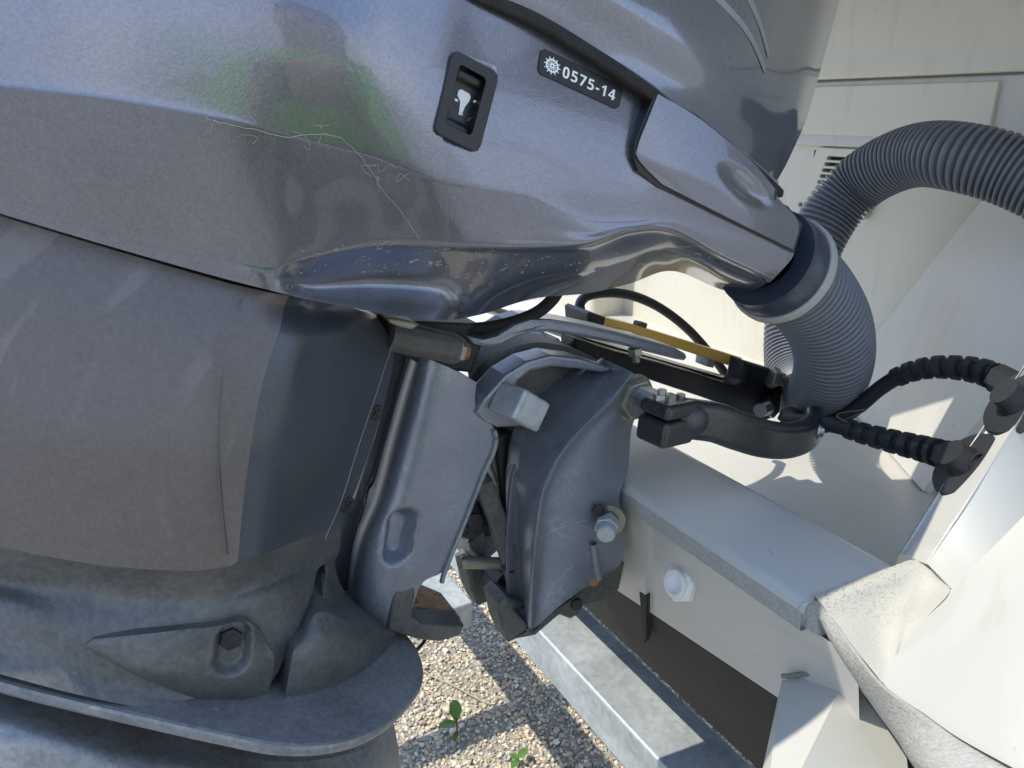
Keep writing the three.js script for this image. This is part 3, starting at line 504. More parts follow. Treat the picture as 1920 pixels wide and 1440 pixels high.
// mount covers
{
  const bo = [0.0485,1.0307,0.137];
  const mc = part('mount_cover', body([
    [[-0.0385,1.0522,0.117],[-0.0106,1.0539,0.129],[0.0164,1.052,0.135],[0.04,1.0492,0.139],[0.0584,1.0472,0.139],[0.0698,1.0309,0.135]],
    [[-0.0446,1.0469,0.115],[-0.0139,1.0446,0.132],[0.0139,1.0393,0.141],[0.0377,1.0312,0.144],[0.0574,1.0236,0.144],[0.0737,1.0163,0.137]],
    [[-0.0418,1.0392,0.114],[-0.0176,1.0308,0.131],[0.0108,1.0204,0.14],[0.0352,1.0088,0.143],[0.055,0.9996,0.143],[0.0761,1.0018,0.136]],
    [[-0.0239,1.0118,0.115],[-0.0069,1.0039,0.124],[0.01,0.9933,0.129],[0.0269,0.9811,0.131],[0.048,0.9694,0.131],[0.067,0.9579,0.127]],
  ], p => p[2] - .045, 9, 12, p => {
    const dx = p[0] - bo[0], dy = p[1] - bo[1], a = dx * .25 + dy * .97, b = dx * .97 - dy * .25;
    const q = Math.max(0, Math.abs(a + .003) - .008), e = Math.hypot(q, b) / .012;
    return [p[0], p[1], p[2] - .011 * (1 - sm(.75, 1.15, e))];
  }), M.casing, motor);
  const c = V3(bo).add(new THREE.Vector3(0, 0, -.008)), d = new THREE.Vector3(-.1, .25, 1).normalize();
  part('mount_bolt', [hex(c, d, .0085, .008, .1), turned(c, d, [[0, 0], [0, .011], [.002, .011], [.0022, 0]], 20)], M.dark, motor);
  part('front_mount_cover', body([
    [[0.1007,1.0061,0.118],[0.1197,1.0164,0.112],[0.1439,0.9911,0.1],[0.1728,0.9608,0.08],[0.203,0.9245,0.052]],
    [[0.0933,1.0048,0.132],[0.114,1.0018,0.128],[0.1381,0.9802,0.116],[0.1637,0.9522,0.096],[0.1957,0.9211,0.062]],
    [[0.0886,0.9968,0.136],[0.1065,0.9842,0.134],[0.1304,0.9638,0.122],[0.1558,0.939,0.102],[0.1894,0.9155,0.068]],
    [[0.0797,0.9547,0.132],[0.0955,0.9451,0.13],[0.1155,0.9289,0.12],[0.1372,0.9124,0.106],[0.1737,0.8965,0.072]],
  ], p => p[2] - .06, 8, 8), M.casing, motor, 'small angular grey cover beside the dark gap');
  part('casing_clip', [tube([[0.13,0.9276,0.122],[0.1291,0.9224,0.125],[0.133,0.917,0.126],[0.14,0.9134,0.124],[0.1496,0.915,0.117],[0.1629,0.9154,0.1]], .0012, 8, 6)], M.rubber, motor);
  part('drain_hose', [tube([[0.1952,0.8982,0.06],[0.2092,0.8982,0.058],[0.2242,0.9017,0.056],[0.2336,0.9036,0.05]], .0018, 8, 6)], M.rubber, motor);
}
// apron screws and edge strip
for (const [q, s] of [[[0.187,1.1664,0.079], 1], [[0.1569,1.0903,0.082], 1.1]]) {
  const c = V3(q), d = new THREE.Vector3(.35, .1, 1).normalize();
  const w = part('apron_screw', [turned(c, d, [[-.004, .0065 * s], [.002, .0065 * s], [.003, .0055 * s], [.0022, .001], [.0022, 0]], 18)], M.dark, motor);
  part('screw_slot', [0, 1].map(k => { const b = new THREE.BoxGeometry(.008 * s, .0012, .0012); b.rotateZ(k * Math.PI / 2 + .4); b.applyQuaternion(new THREE.Quaternion().setFromUnitVectors(new THREE.Vector3(0, 0, 1), d)); b.translate(c.x + d.x * .003, c.y + d.y * .003, c.z + d.z * .003); return b; }), M.gloss, w);
}
part('apron_flange', [sweepRect([[0.1982,1.163,0.06],[0.1912,1.1418,0.06],[0.181,1.117,0.06],[0.1705,1.0899,0.06],[0.1638,1.076,0.06]], .004, .006, 6)], M.tarnish, motor);
// tilt switch
function onCowl(list, off, d) { return list.map(p => [p[0], p[1], zAt(cowl, p[0], p[1], d) + off]); }
{
  const fr = [[0.2172,1.4342,0.1825],[0.2204,1.4346,0.1825],[0.2452,1.4242,0.1825],[0.2475,1.4214,0.1825],[0.247,1.4172,0.1825],[0.2331,1.379,0.1825],[0.2307,1.3761,0.1825],[0.2276,1.3755,0.1825],[0.2033,1.3863,0.1825],[0.2012,1.3889,0.1825],[0.2014,1.392,0.1825],[0.2146,1.4317,0.1825]];
  const cz = zAt(cowl, fr.reduce((a, p) => a + p[0], 0) / 12, fr.reduce((a, p) => a + p[1], 0) / 12), c4 = [[0.2134,1.428,0.1825],[0.2428,1.4156,0.1825],[0.2277,1.3808,0.1825],[0.2028,1.3914,0.1825]];
  // plane of the switch follows the cowl
  const c5 = [[0.2152,1.4389,0.1825],[0.2537,1.4247,0.1825],[0.2314,1.3708,0.1825],[0.1975,1.3864,0.1825]], A = c5.map(p => new THREE.Vector3(p[0], p[1], zAt(cowl, p[0], p[1])));
  const n = A[1].clone().sub(A[3]).cross(A[0].clone().sub(A[2])).normalize(); if (n.z < 0) n.negate();
  const ctr = A[0].clone().add(A[1]).add(A[2]).add(A[3]).multiplyScalar(.25);
  const zp = (x, y) => ctr.z - (n.x * (x - ctr.x) + n.y * (y - ctr.y)) / n.z;
  const sw = part('tilt_switch', [(() => { const g = plate(fr, -.016, .0012, .0008, [[[0.2214,1.4279,0.1825],[0.2379,1.4209,0.1825],[0.2394,1.4178,0.1825],[0.2279,1.387,0.1825],[0.2252,1.3847,0.1825],[0.209,1.3917,0.1825],[0.2076,1.3942,0.1825],[0.2188,1.4263,0.1825]]]); const p = g.attributes.position; for (let i = 0; i < p.count; i++) p.setZ(i, p.getZ(i) + zp(p.getX(i), p.getY(i)) + .0022); g.computeVertexNormals(); return g; })()], M.gloss, motor, 'black rocker switch with a white motor symbol');
  const R = [[0.2181,1.4294,0.1825],[0.2425,1.4191,0.1825],[0.2285,1.3824,0.1825],[0.2057,1.3923,0.1825]];
  // rocker: a slightly hollow face with a raised ridge at each end
  const rows = []; const NV = 40, NU = 10;
  for (let j = 0; j <= NV; j++) { const v = j / NV, r = []; for (let i = 0; i <= NU; i++) { const u = i / NU; const x = mix(mix(R[0][0], R[1][0], u), mix(R[3][0], R[2][0], u), v), y = mix(mix(R[0][1], R[1][1], u), mix(R[3][1], R[2][1], u), v); const edge = Math.min(sm(0, .12, u), sm(0, .12, 1 - u)); const hgt = .0004 + .0032 * (sm(.0, .06, v) * (1 - sm(.16, .25, v))) + .0028 * (sm(.80, .88, v) * (1 - sm(.94, 1, v))); r.push([x, y, zp(x, y) - .0050 + hgt * edge]); } rows.push(r); }
  const rk = part('rocker', gridGeo(rows), M.gloss, sw);
  part('switch_back', [(() => { const g = plate(fr, -.018, -.0052, .0003); const p = g.attributes.position; for (let i = 0; i < p.count; i++) p.setZ(i, p.getZ(i) + zp(p.getX(i), p.getY(i))); g.computeVertexNormals(); return g; })()], M.gloss, sw);
  // pictogram: motor with prop and a curved double arrow
  const Q = (u, v) => { const x = mix(mix(R[0][0], R[1][0], u), mix(R[3][0], R[2][0], u), v), y = mix(mix(R[0][1], R[1][1], u), mix(R[3][1], R[2][1], u), v); return [x, y]; };
  const ico = (list, m) => { const o = list.map(([u, v]) => Q(u, v)); const g = plate(o, 0, .0006, 0); const p = g.attributes.position; for (let i = 0; i < p.count; i++) p.setZ(i, p.getZ(i) + zp(p.getX(i), p.getY(i)) - .0047); return g; };
  part('motor_symbol', [ico([[.36, .36], [.42, .325], [.66, .33], [.72, .37], [.70, .45], [.63, .55], [.60, .69], [.52, .71], [.50, .60], [.47, .50], [.36, .44]]), ico(Array.from({ length: 10 }, (_, k) => [.36 + .05 * Math.cos(k * .628), .515 + .022 * Math.sin(k * .628)])), ico([[.56, .66], [.64, .665], [.60, .70], [.56, .70]]), ico([[.83, .385], [.90, .37], [.88, .41], [.82, .425]])], M.white, sw);
  part('arrow_symbol', [ico([[.90, .40], [.96, .47], [.97, .54], [.94, .54], [.93, .47], [.88, .41]]), ico([[.95, .58], [.92, .66], [.84, .70], [.86, .72], [.78, .73], [.82, .66], [.84, .685], [.90, .645], [.93, .575]])], M.bracketDull, sw);
}
// registration label
{
  const w = 1024, h = 288, c = document.createElement('canvas'); c.width = w; c.height = h; const x = c.getContext('2d');
  x.fillStyle = '#1b1d20'; x.fillRect(0, 0, w, h);
  const cx = 150, cy = 144; x.strokeStyle = '#eef0ee'; x.fillStyle = '#eef0ee';
  x.lineWidth = 20; x.beginPath(); x.arc(cx, cy, 66, 0, 7); x.stroke();
  x.lineWidth = 11; for (let k = 0; k < 12; k++) { const a = k * Math.PI / 6; x.beginPath(); x.moveTo(cx + 20 * Math.cos(a), cy + 20 * Math.sin(a)); x.lineTo(cx + 98 * Math.cos(a), cy + 98 * Math.sin(a)); x.stroke(); }
  x.beginPath(); x.arc(cx, cy, 22, 0, 7); x.fill(); x.fillStyle = '#1b1d20'; x.beginPath(); x.arc(cx, cy, 9, 0, 7); x.fill();
  x.fillStyle = '#f2f3f0'; x.font = 'bold 168px sans-serif'; x.textBaseline = 'middle';
  let px = 272; for (const ch of '0575-14') { const m = x.measureText(ch).width; x.save(); x.translate(px, cy + 6); x.scale(.98, 1.05); x.fillText(ch, 0, 0); x.restore(); px += m * .98 + 13; }
  const t = new THREE.CanvasTexture(c); t.colorSpace = THREE.SRGBColorSpace;
  const P = [[0.2832,1.4396,0.1815],[0.3519,1.4165,0.1815],[0.3463,1.4009,0.1815],[0.2789,1.424,0.1815]], NU = 24, NV = 8, rows = [];
  // rounded corners: shrink the rows near the ends
  const at = (u, v) => { const X = mix(mix(P[0][0], P[1][0], u), mix(P[3][0], P[2][0], u), v), Y = mix(mix(P[0][1], P[1][1], u), mix(P[3][1], P[2][1], u), v); return [X, Y]; };
  const pos = [], uv = [], idx = []; const ar = 3.5;
  for (let j = 0; j <= NV; j++) for (let i = 0; i <= NU; i++) {
    const v0 = j / NV; const dv = Math.min(v0, 1 - v0) * 1; const r = .14; let inset = 0; if (dv < r) inset = (r - Math.sqrt(r * r - (r - dv) * (r - dv))) / ar;
    const u0 = mix(inset, 1 - inset, i / NU), q = at(u0, v0); pos.push(q[0], q[1], zAt(cowl, q[0], q[1], .175) + .0009); uv.push(u0, 1 - v0);
  }
  for (let j = 0; j < NV; j++) for (let i = 0; i < NU; i++) { const a = j * (NU + 1) + i, b = a + 1, d = a + NU + 1, e = d + 1; idx.push(a, d, b, b, d, e); }
  const g = new THREE.BufferGeometry(); g.setAttribute('position', new THREE.Float32BufferAttribute(pos, 3)); g.setAttribute('uv', new THREE.Float32BufferAttribute(uv, 2)); g.setIndex(idx); g.computeVertexNormals();
  part('number_label', g, mat([1, 1, 1], .35, { map: t, clearcoat: .6, clearcoatRoughness: .1 }), motor, 'dark sticker with a white wheel emblem and 0575-14');
}
// pinstripe bands on the upper cowling
for (const [a, m] of [[[[0.4386,1.4824,0.19],[0.4844,1.4591,0.18],[0.5241,1.4316,0.18]], M.stripe], [[[0.4802,1.4863,0.18],[0.5066,1.4638,0.18],[0.528,1.4436,0.18]], M.stripe]]) {
  const s = spline(a, 6).map(p => [p[0], p[1], zAt(topCowl, p[0], p[1], .1) + .0006]);
  part('cowl_stripe', [sweepRect(s, .0006, .005, 1)], m, motor);
}
// hanger bolt through its boss, rusty at the end
{
  const a = V3([0.2087,1.2257,0.062]), b = V3([0.2689,1.2039,0.062]), d = b.clone().sub(a), L = d.length(); d.normalize();
  const bs = part('mount_boss', [turned(a, d, [[0, 0], [0, .0135], [L, .0135], [L, 0]], 28)], M.bracketDull, motor);
  const f = b.clone();
  part('boss_bolt', [hex(f, d, .0115, .007, .1), turned(f, d, [[0, 0], [0, .0125], [.0018, .0125], [.0018, 0]], 24)], M.tarnish, bs);
  part('bolt_end', [turned(f, d, [[.007, .009], [.010, .0088], [.0125, .007], [.013, 0]], 18)], M.rust, bs, 'rusty bolt end');
  part('rubber_mount', [plate([[0.204,1.2431,0.07],[0.2144,1.2409,0.07],[0.2259,1.2372,0.07],[0.2319,1.2337,0.07],[0.2255,1.2304,0.07],[0.2154,1.2335,0.07],[0.2064,1.2383,0.07]], .05, .075, .002)], M.tarnish, motor);
}
part('mount_housing', plate([[0.1997,1.2396,0.04],[0.2424,1.2272,0.04],[0.3047,1.2166,0.04],[0.3089,1.1998,0.04],[0.2957,1.1708,0.04],[0.2507,1.1832,0.04],[0.2191,1.2054,0.04]], -.06, .040, .003), M.dark, motor);
// swivel bracket
{
  const po = [0.2091,1.034,0.058];
  const sw = part('swivel_bracket', body([
    [[0.2584,1.1809,-0.02],[0.244,1.1935,0.03],[0.2486,1.1949,0.052],[0.2678,1.1848,0.06],[0.2901,1.169,0.06]],
    [[0.2414,1.1389,-0.02],[0.2314,1.1559,0.03],[0.2388,1.1604,0.054],[0.2638,1.1546,0.061],[0.2892,1.1452,0.061]],
    [[0.2256,1.0936,-0.02],[0.2172,1.1155,0.032],[0.2287,1.1233,0.056],[0.2651,1.1236,0.062],[0.3083,1.1163,0.062]],
    [[0.2074,1.0414,-0.02],[0.2009,1.0694,0.034],[0.214,1.0791,0.058],[0.2526,1.0788,0.063],[0.2978,1.0828,0.063]],
    [[0.1892,1.0012,-0.02],[0.1835,1.0328,0.036],[0.1976,1.0433,0.06],[0.2322,1.0406,0.064],[0.2739,1.0347,0.064]],
    [[0.1798,0.962,-0.02],[0.1738,0.9969,0.036],[0.1854,1.0086,0.06],[0.2173,1.0026,0.064],[0.2537,0.9889,0.064]],
    [[0.177,0.9247,-0.02],[0.1699,0.9618,0.034],[0.179,0.9781,0.058],[0.201,0.979,0.062],[0.2277,0.9772,0.062]],
    [[0.1875,0.8961,-0.02],[0.1803,0.9287,0.028],[0.1858,0.9374,0.048],[0.1976,0.9335,0.056],[0.2139,0.9324,0.056]],
  ], p => -Math.abs(p[2]), 10, 10, p => {
    const dx = p[0] - po[0], dy = p[1] - po[1], a = dx * .22 + dy * .975, b = dx * .975 - dy * .22, q = Math.max(0, Math.abs(a) - .014), e = Math.hypot(q, b) / .0125;
    return [p[0], p[1], p[2] - .016 * (1 - sm(.55, 1.12, e))];
  }), M.bracket, motor, 'bluish grey swivel bracket with a long oval pocket');
  part('bracket_edge', [sweepRect([[0.3058,1.1206,0.0635],[0.308,1.1115,0.0635],[0.3042,1.0972,0.064],[0.293,1.0768,0.0645],[0.2735,1.0347,0.065],[0.2519,0.9891,0.0655],[0.247,0.9753,0.0655]], .005, .004, 6)], M.leg, sw);
  part('lower_lug', plate([[0.1992,0.9801,0.06],[0.2101,0.9858,0.06],[0.2238,0.9808,0.06],[0.2167,0.945,0.06],[0.2277,0.9325,0.06],[0.272,0.9139,0.06],[0.2664,0.9038,0.06],[0.2454,0.9046,0.06],[0.2225,0.9152,0.06],[0.2039,0.9289,0.06],[0.1932,0.9389,0.06]], .030, .062, .003), M.bracketDull, sw);
  part('rusty_bush', plate([[0.2264,0.9312,0.03],[0.2391,0.9318,0.03],[0.2847,0.895,0.03],[0.2795,0.8848,0.03],[0.2321,0.9036,0.03]], -.03, .028, .003), M.rust, sw, 'rusty brown bush inside the lower lug');
  // yoke above
  part('yoke_arch', plate([[0.2865,1.1419,0.062],[0.2943,1.1534,0.062],[0.317,1.1733,0.062],[0.34,1.1825,0.062],[0.3661,1.1848,0.062],[0.3994,1.176,0.062],[0.4387,1.1594,0.062],[0.4272,1.1568,0.062],[0.3966,1.1662,0.062],[0.3675,1.173,0.062],[0.3441,1.1725,0.062],[0.3305,1.1648,0.062],[0.3248,1.1516,0.062],[0.3294,1.1391,0.062],[0.3405,1.1184,0.062],[0.3089,1.1226,0.062],[0.2951,1.1318,0.062]], .035, .066, .003), M.bracket, sw);
  part('yoke_web', body([
    [[0.312,1.1479,0],[0.318,1.1715,0.018],[0.34,1.1838,0.026],[0.3759,1.1856,0.026],[0.4229,1.1705,0.022],[0.4803,1.1377,0.01]],
    [[0.3156,1.1336,0.01],[0.33,1.1534,0.028],[0.3503,1.1601,0.034],[0.3838,1.1602,0.034],[0.4197,1.1498,0.028],[0.47,1.1318,0.015]],
    [[0.3213,1.1155,0.01],[0.3328,1.1252,0.028],[0.3546,1.1281,0.032],[0.3856,1.1299,0.032],[0.4138,1.1276,0.028],[0.4565,1.1219,0.015]],
    [[0.3271,1.0999,0.01],[0.3357,1.1048,0.028],[0.359,1.1008,0.03],[0.3822,1.1013,0.028],[0.404,1.1015,0.024],[0.4319,1.101,0.012]],
  ], mirror, 6, 5), M.bracketDull, sw);
  part('stop_block', [(() => { const c = V3([0.3249,1.1453,0.078]), g = new RoundedBoxGeometry(.040, .029, .034, 3, .003); g.rotateZ(-.62); g.rotateY(.25); g.translate(c.x, c.y, c.z); return boxUV(g); })()], M.zinc, sw, 'bare zinc grey square stop block');
}
// steering arm
{
  const up = [[0.2826,1.2121,0.05],[0.3022,1.2063,0.05],[0.3148,1.2081,0.05],[0.3337,1.2162,0.05],[0.3507,1.2191,0.05],[0.3729,1.2158,0.05],[0.4032,1.2077,0.05],[0.4482,1.1937,0.05],[0.4929,1.178,0.05],[0.5272,1.1655,0.05],[0.5419,1.1568,0.05],[0.5445,1.1522,0.05],[0.5412,1.1486,0.05],[0.5284,1.1523,0.05],[0.4868,1.1668,0.05],[0.4455,1.1819,0.05],[0.4005,1.1958,0.05],[0.3731,1.2033,0.05],[0.3526,1.206,0.05],[0.3354,1.2027,0.05],[0.3186,1.1974,0.05],[0.3075,1.1975,0.05],[0.2914,1.2024,0.05]];
  part('steering_arm', plate(up, .012, .055, .0035), M.bracket, motor, 'long bent grey steering arm');
  const c = V3([0.4763,1.1695,0.05]), d = new THREE.Vector3(.12, -1, .15).normalize();
  part('arm_bolt', [hex(c.clone().addScaledVector(d, -.002), d, .008, .008, .12), turned(c, d, [[0, .004], [.013, .004], [.014, 0]], 14)], M.tarnish, motor);
}
// ------------------------------------------------------------------ clamp brackets on the transom
function clampBracket(side) {
  const fx = g => { if (side > 0) return g; const p = g.attributes.position; for (let i = 0; i < p.count; i++) p.setZ(i, -p.getZ(i)); if (g.index) g = g.toNonIndexed(); const q = g.attributes.position, u = g.attributes.uv; for (let i = 0; i < q.count; i += 3) for (const at of [q, u]) for (let k = 0; k < at.itemSize; k++) { const w = at.array[(i + 1) * at.itemSize + k]; at.array[(i + 1) * at.itemSize + k] = at.array[(i + 2) * at.itemSize + k]; at.array[(i + 2) * at.itemSize + k] = w; } g.computeVertexNormals(); return g; };
  const t = thing('clamp_bracket', side > 0 ? 'bluish grey clamp bracket on the transom with a big zinc bolt facing outward' : 'grey clamp bracket on the far side of the motor, mostly hidden behind it', 'clamp bracket', 'motor clamp brackets');
  part('clamp_body', fx(body([
    [[0.4413,1.159,0.062],[0.442,1.163,0.08],[0.441,1.1638,0.0915],[0.4425,1.1619,0.093],[0.4471,1.1585,0.0915],[0.4549,1.1525,0.087],[0.4658,1.1434,0.078]],
    [[0.3987,1.1471,0.058],[0.4065,1.1455,0.085],[0.4108,1.1438,0.099],[0.4135,1.1422,0.1005],[0.4232,1.1377,0.097],[0.4389,1.1319,0.0935],[0.4618,1.1209,0.08]],
    [[0.36,1.1206,0.054],[0.3715,1.1213,0.084],[0.379,1.1228,0.0998],[0.3823,1.1221,0.1012],[0.395,1.1171,0.0962],[0.4171,1.1109,0.0945],[0.4541,1.0963,0.08]],
    [[0.3422,1.0919,0.052],[0.3518,1.0965,0.083],[0.3549,1.1003,0.0998],[0.3581,1.0996,0.1012],[0.371,1.0943,0.0952],[0.4024,1.0876,0.0945],[0.4501,1.0692,0.084]],
    [[0.3381,1.0668,0.053],[0.3415,1.0761,0.082],[0.344,1.0813,0.0992],[0.3472,1.0805,0.1006],[0.3602,1.0747,0.0942],[0.3954,1.0678,0.095],[0.4455,1.0517,0.088]],
    [[0.3358,1.0405,0.053],[0.3335,1.0539,0.081],[0.3356,1.0601,0.0982],[0.3388,1.0594,0.0996],[0.352,1.0523,0.0928],[0.3901,1.0448,0.095],[0.4357,1.0332,0.09]],
    [[0.3371,1.0076,0.053],[0.3314,1.021,0.08],[0.3313,1.0279,0.0972],[0.3346,1.0271,0.0986],[0.3481,1.0191,0.0913],[0.3899,1.0096,0.0935],[0.4387,1.0042,0.09]],
    [[0.3397,0.9709,0.053],[0.3315,0.9858,0.078],[0.3287,0.9955,0.0962],[0.3321,0.9946,0.0976],[0.345,0.9867,0.0903],[0.3908,0.9767,0.092],[0.4476,0.9729,0.088]],
    [[0.343,0.9314,0.053],[0.333,0.9477,0.077],[0.3281,0.9587,0.0947],[0.3316,0.9578,0.0961],[0.3437,0.9496,0.0893],[0.38,0.9465,0.0903],[0.4452,0.9447,0.085]],
    [[0.3459,0.8885,0.053],[0.3356,0.9013,0.074],[0.33,0.9092,0.089],[0.3331,0.9076,0.0902],[0.343,0.9047,0.0853],[0.3755,0.9225,0.0863],[0.427,0.9349,0.081]],
  ], p => p[2] * .35 + .012, 8, 7)), M.bracket, t);
  part('clamp_foot', fx(plate([[0.3136,0.9212,0.05],[0.3237,0.9269,0.05],[0.3442,0.912,0.05],[0.3496,0.8791,0.05],[0.359,0.8715,0.05],[0.4273,0.9073,0.05],[0.4762,0.921,0.05],[0.4707,0.8875,0.05],[0.4579,0.8746,0.05],[0.4212,0.8801,0.05],[0.4157,0.8721,0.05],[0.4045,0.8691,0.05],[0.3902,0.8797,0.05],[0.3725,0.8756,0.05],[0.3267,0.8671,0.05],[0.3197,0.888,0.05]], .018, .055, .004)), M.bracketDull, t);
  if (side > 0) {
    part('clamp_rib', [tube([[0.4024,0.9877,0.0935],[0.407,0.9655,0.092],[0.4154,0.9378,0.0875]], .004, 8, 8)], M.bracket, t);
    const c = V3([0.4137,1.0123,0.1]), d = new THREE.Vector3(-.62, -.12, .78).normalize();
    part('washer', [turned(c.clone().addScaledVector(d, -.006), d, [[0, 0], [0, .0185], [.004, .0185], [.0045, .008]], 28)], M.tarnish, t);
    const b = part('clamp_bolt', [hex(c, d, .0125, .012, .1, .3)], M.zinc, t, 'zinc plated hexagon bolt with a weathered washer');
    part('bolt_end', [turned(c.clone().addScaledVector(d, .011), d, [[0, .0098], [.009, .0098], [.011, .0086], [.011, 0]], 22)], M.zinc, b);
    part('upper_hole', [turned(V3([0.405,1.026,0.0985]), new THREE.Vector3(-.3, .2, .93).normalize(), [[0, 0], [0, .007], [.002, .007], [.002, .004], [-.003, .0038], [-.003, 0]], 18)], M.dark, t);
    part('lower_screw', [turned(V3([0.4105,0.936,0.085]), new THREE.Vector3(-.3, .2, .93).normalize(), [[0, 0], [0, .006], [.003, .0055], [.003, 0]], 16)], M.rust, t);
    part('lower_screw', [turned(V3([0.4098,0.8892,0.056]), new THREE.Vector3(-.3, .2, .93).normalize(), [[0, 0], [0, .007], [.004, .006], [.004, 0]], 16)], M.dark, t);
  }
  return t;
}
clampBracket(1); clampBracket(-1);
// ------------------------------------------------------------------ tilt ram and linkage between the brackets
{
  const t = thing('tilt_ram', 'black hydraulic tilt ram with rods between swivel and clamp brackets', 'tilt ram');
  part('ram_body', body([
    [[0.3258,1.0787,0],[0.3308,1.0901,0.02],[0.3492,1.0921,0.02],[0.3765,1.0679,0]],
    [[0.3378,1.0332,0],[0.3325,1.0472,0.022],[0.3481,1.0465,0.022],[0.3768,1.0238,0]],
    [[0.3438,0.974,0],[0.3385,0.9898,0.022],[0.3546,0.9853,0.022],[0.3807,0.9569,0]],
    [[0.3569,0.9299,0],[0.3503,0.9419,0.018],[0.3603,0.9389,0.018],[0.381,0.9155,0]],
  ], mirror, 6, 6), M.dark, t);
  part('ram_rod', [tube([[0.3156,1.0674,0.028],[0.3232,1.046,0.028]], .0055, 6, 14)], M.steel, t);
  part('link_bar', [sweepRect([[0.3082,1.0524,0.034],[0.3217,1.0108,0.036],[0.3329,0.9711,0.038],[0.3433,0.9288,0.04]], .012, .02, 6)], M.bracketDull, t);
  const c = V3([0.3017,1.0053,0.02]), d = new THREE.Vector3(0, .2, 1).normalize();
  const h = part('end_cap', [turned(c, d, [[-.03, .02], [0, .02], [.003, .0185], [.004, .009], [.008, .0085], [.0085, 0]], 28)], M.dark, t);
  part('cap_holes', Array.from({ length: 9 }, (_, k) => { const g = new THREE.CylinderGeometry(.0018, .0018, .001, 10); g.rotateX(Math.PI / 2); g.translate(.0145 * Math.cos(k * .7), .0145 * Math.sin(k * .7), .0042); g.applyQuaternion(new THREE.Quaternion().setFromUnitVectors(new THREE.Vector3(0, 0, 1), d)); g.translate(c.x, c.y, c.z); return g; }), M.gloss, h);
  const a = V3([0.2828,0.9668,0.03]), b = V3([0.3424,0.9464,0.03]), e = b.clone().sub(a), L = e.length(); e.normalize();
  part('trim_rod', [turned(a, e, [[0, 0], [0, .0052], [.002, .0066], [L, .0066], [L, 0]], 20)], M.tarnish, t, 'tarnished trim rod end');
  part('pivot_pin', [turned(V3([0.3356,0.9535,0.04]), new THREE.Vector3(0, .1, 1).normalize(), [[-.01, .009], [.004, .009], [.005, .006], [.0035, .005], [.0035, 0]], 20)], M.dark, t);
  part('lower_wheel', [turned(V3([0.3426,0.9153,0.02]), new THREE.Vector3(0, .1, 1).normalize(), [[-.03, .016], [.004, .016], [.005, .006], [.0035, 0]], 24)], M.dark, t);
  part('cross_tube', [tube([[0.3255,0.9469,-0.05],[0.3598,0.9477,-0.05],[0.3936,0.9223,-0.06]], .012, 6, 12)], M.bracketDull, t);
}
// ------------------------------------------------------------------ ribbed rigging hose
{
  const t = thing('rigging_hose', 'thick grey ribbed rigging hose looping from the cowling into the well', 'hose');
  const path = [[0.5533,1.2701,0.142],[0.5798,1.2555,0.139],[0.6256,1.2284,0.132],[0.6706,1.1904,0.124],[0.7059,1.1491,0.11],[0.7425,1.1046,0.082],[0.7838,1.0622,0.04],[0.8225,1.0359,-0.008],[0.8609,1.0329,-0.058],[0.8944,1.0597,-0.102],[0.9196,1.1072,-0.13],[0.9421,1.1591,-0.145],[0.9676,1.2152,-0.15],[0.9953,1.2631,-0.145],[1.0139,1.3005,-0.124],[1.0156,1.3252,-0.088],[1.0059,1.344,-0.032],[0.9902,1.3449,0.036],[1.0031,1.3307,0.098],[1.0182,1.306,0.156],[1.0516,1.2689,0.21]];
  const c = new THREE.CatmullRomCurve3(path.map(V3), false, 'centripetal'), L = c.getLength(), pitch = .0082, start = .034;
  const n = Math.floor((L - start) / pitch), S = 8, rad = 40, fr = c.computeFrenetFrames(n * S, false);
  // parallel frames along the part that carries ribs
  const N = n * S, rows = []; let nrm = fr.normals[0].clone();
  const R = s => mix(.0445, .0425, sm(.04, .2, s));
  let prevT = null;
  for (let i = 0; i <= N; i++) {
    const u = (start + i * pitch / S) / L, p = c.getPointAt(Math.min(1, u)), T = c.getTangentAt(Math.min(1, u));
    if (prevT) { const ax = prevT.clone().cross(T), l = ax.length(); if (l > 1e-7) nrm.applyAxisAngle(ax.normalize(), Math.asin(Math.min(1, l))); } else nrm.sub(T.clone().multiplyScalar(nrm.dot(T))).normalize();
    prevT = T; const bn = T.clone().cross(nrm), f = (i % S) / S, prof = [0, .12, .78, 1, 1, 1, .78, .12][i % S];
    const r = R(u) - .0068 + .0068 * prof, row = [];
    for (let k = 0; k <= rad; k++) { const a = k / rad * Math.PI * 2; const q = p.clone().addScaledVector(nrm, r * Math.cos(a)).addScaledVector(bn, r * Math.sin(a)); row.push([q.x, q.y, q.z]); }
    rows.push(row);
  }
  const hg = gridGeo(rows);
  part('hose_tube', hg, M.hose, t);
  const a = c.getPointAt(0), T = c.getTangentAt(.02).normalize();
  part('cuff', [turned(a, T, [[-.006, .03], [-.006, .0475], [.004, .0478], [.006, .0490], [.0215, .0495], [.0225, .047], [.0226, .03]], 48)], M.cuff, t, 'navy blue plastic cuff');
  part('clamp_ring', [turned(a, T, [[.0205, .03], [.0205, .0512], [.0215, .0525], [.0295, .0525], [.0305, .0512], [.031, .046], [.0362, .0455], [.037, .03]], 48)], M.ring, t, 'weathered pale grey clamp ring');
}
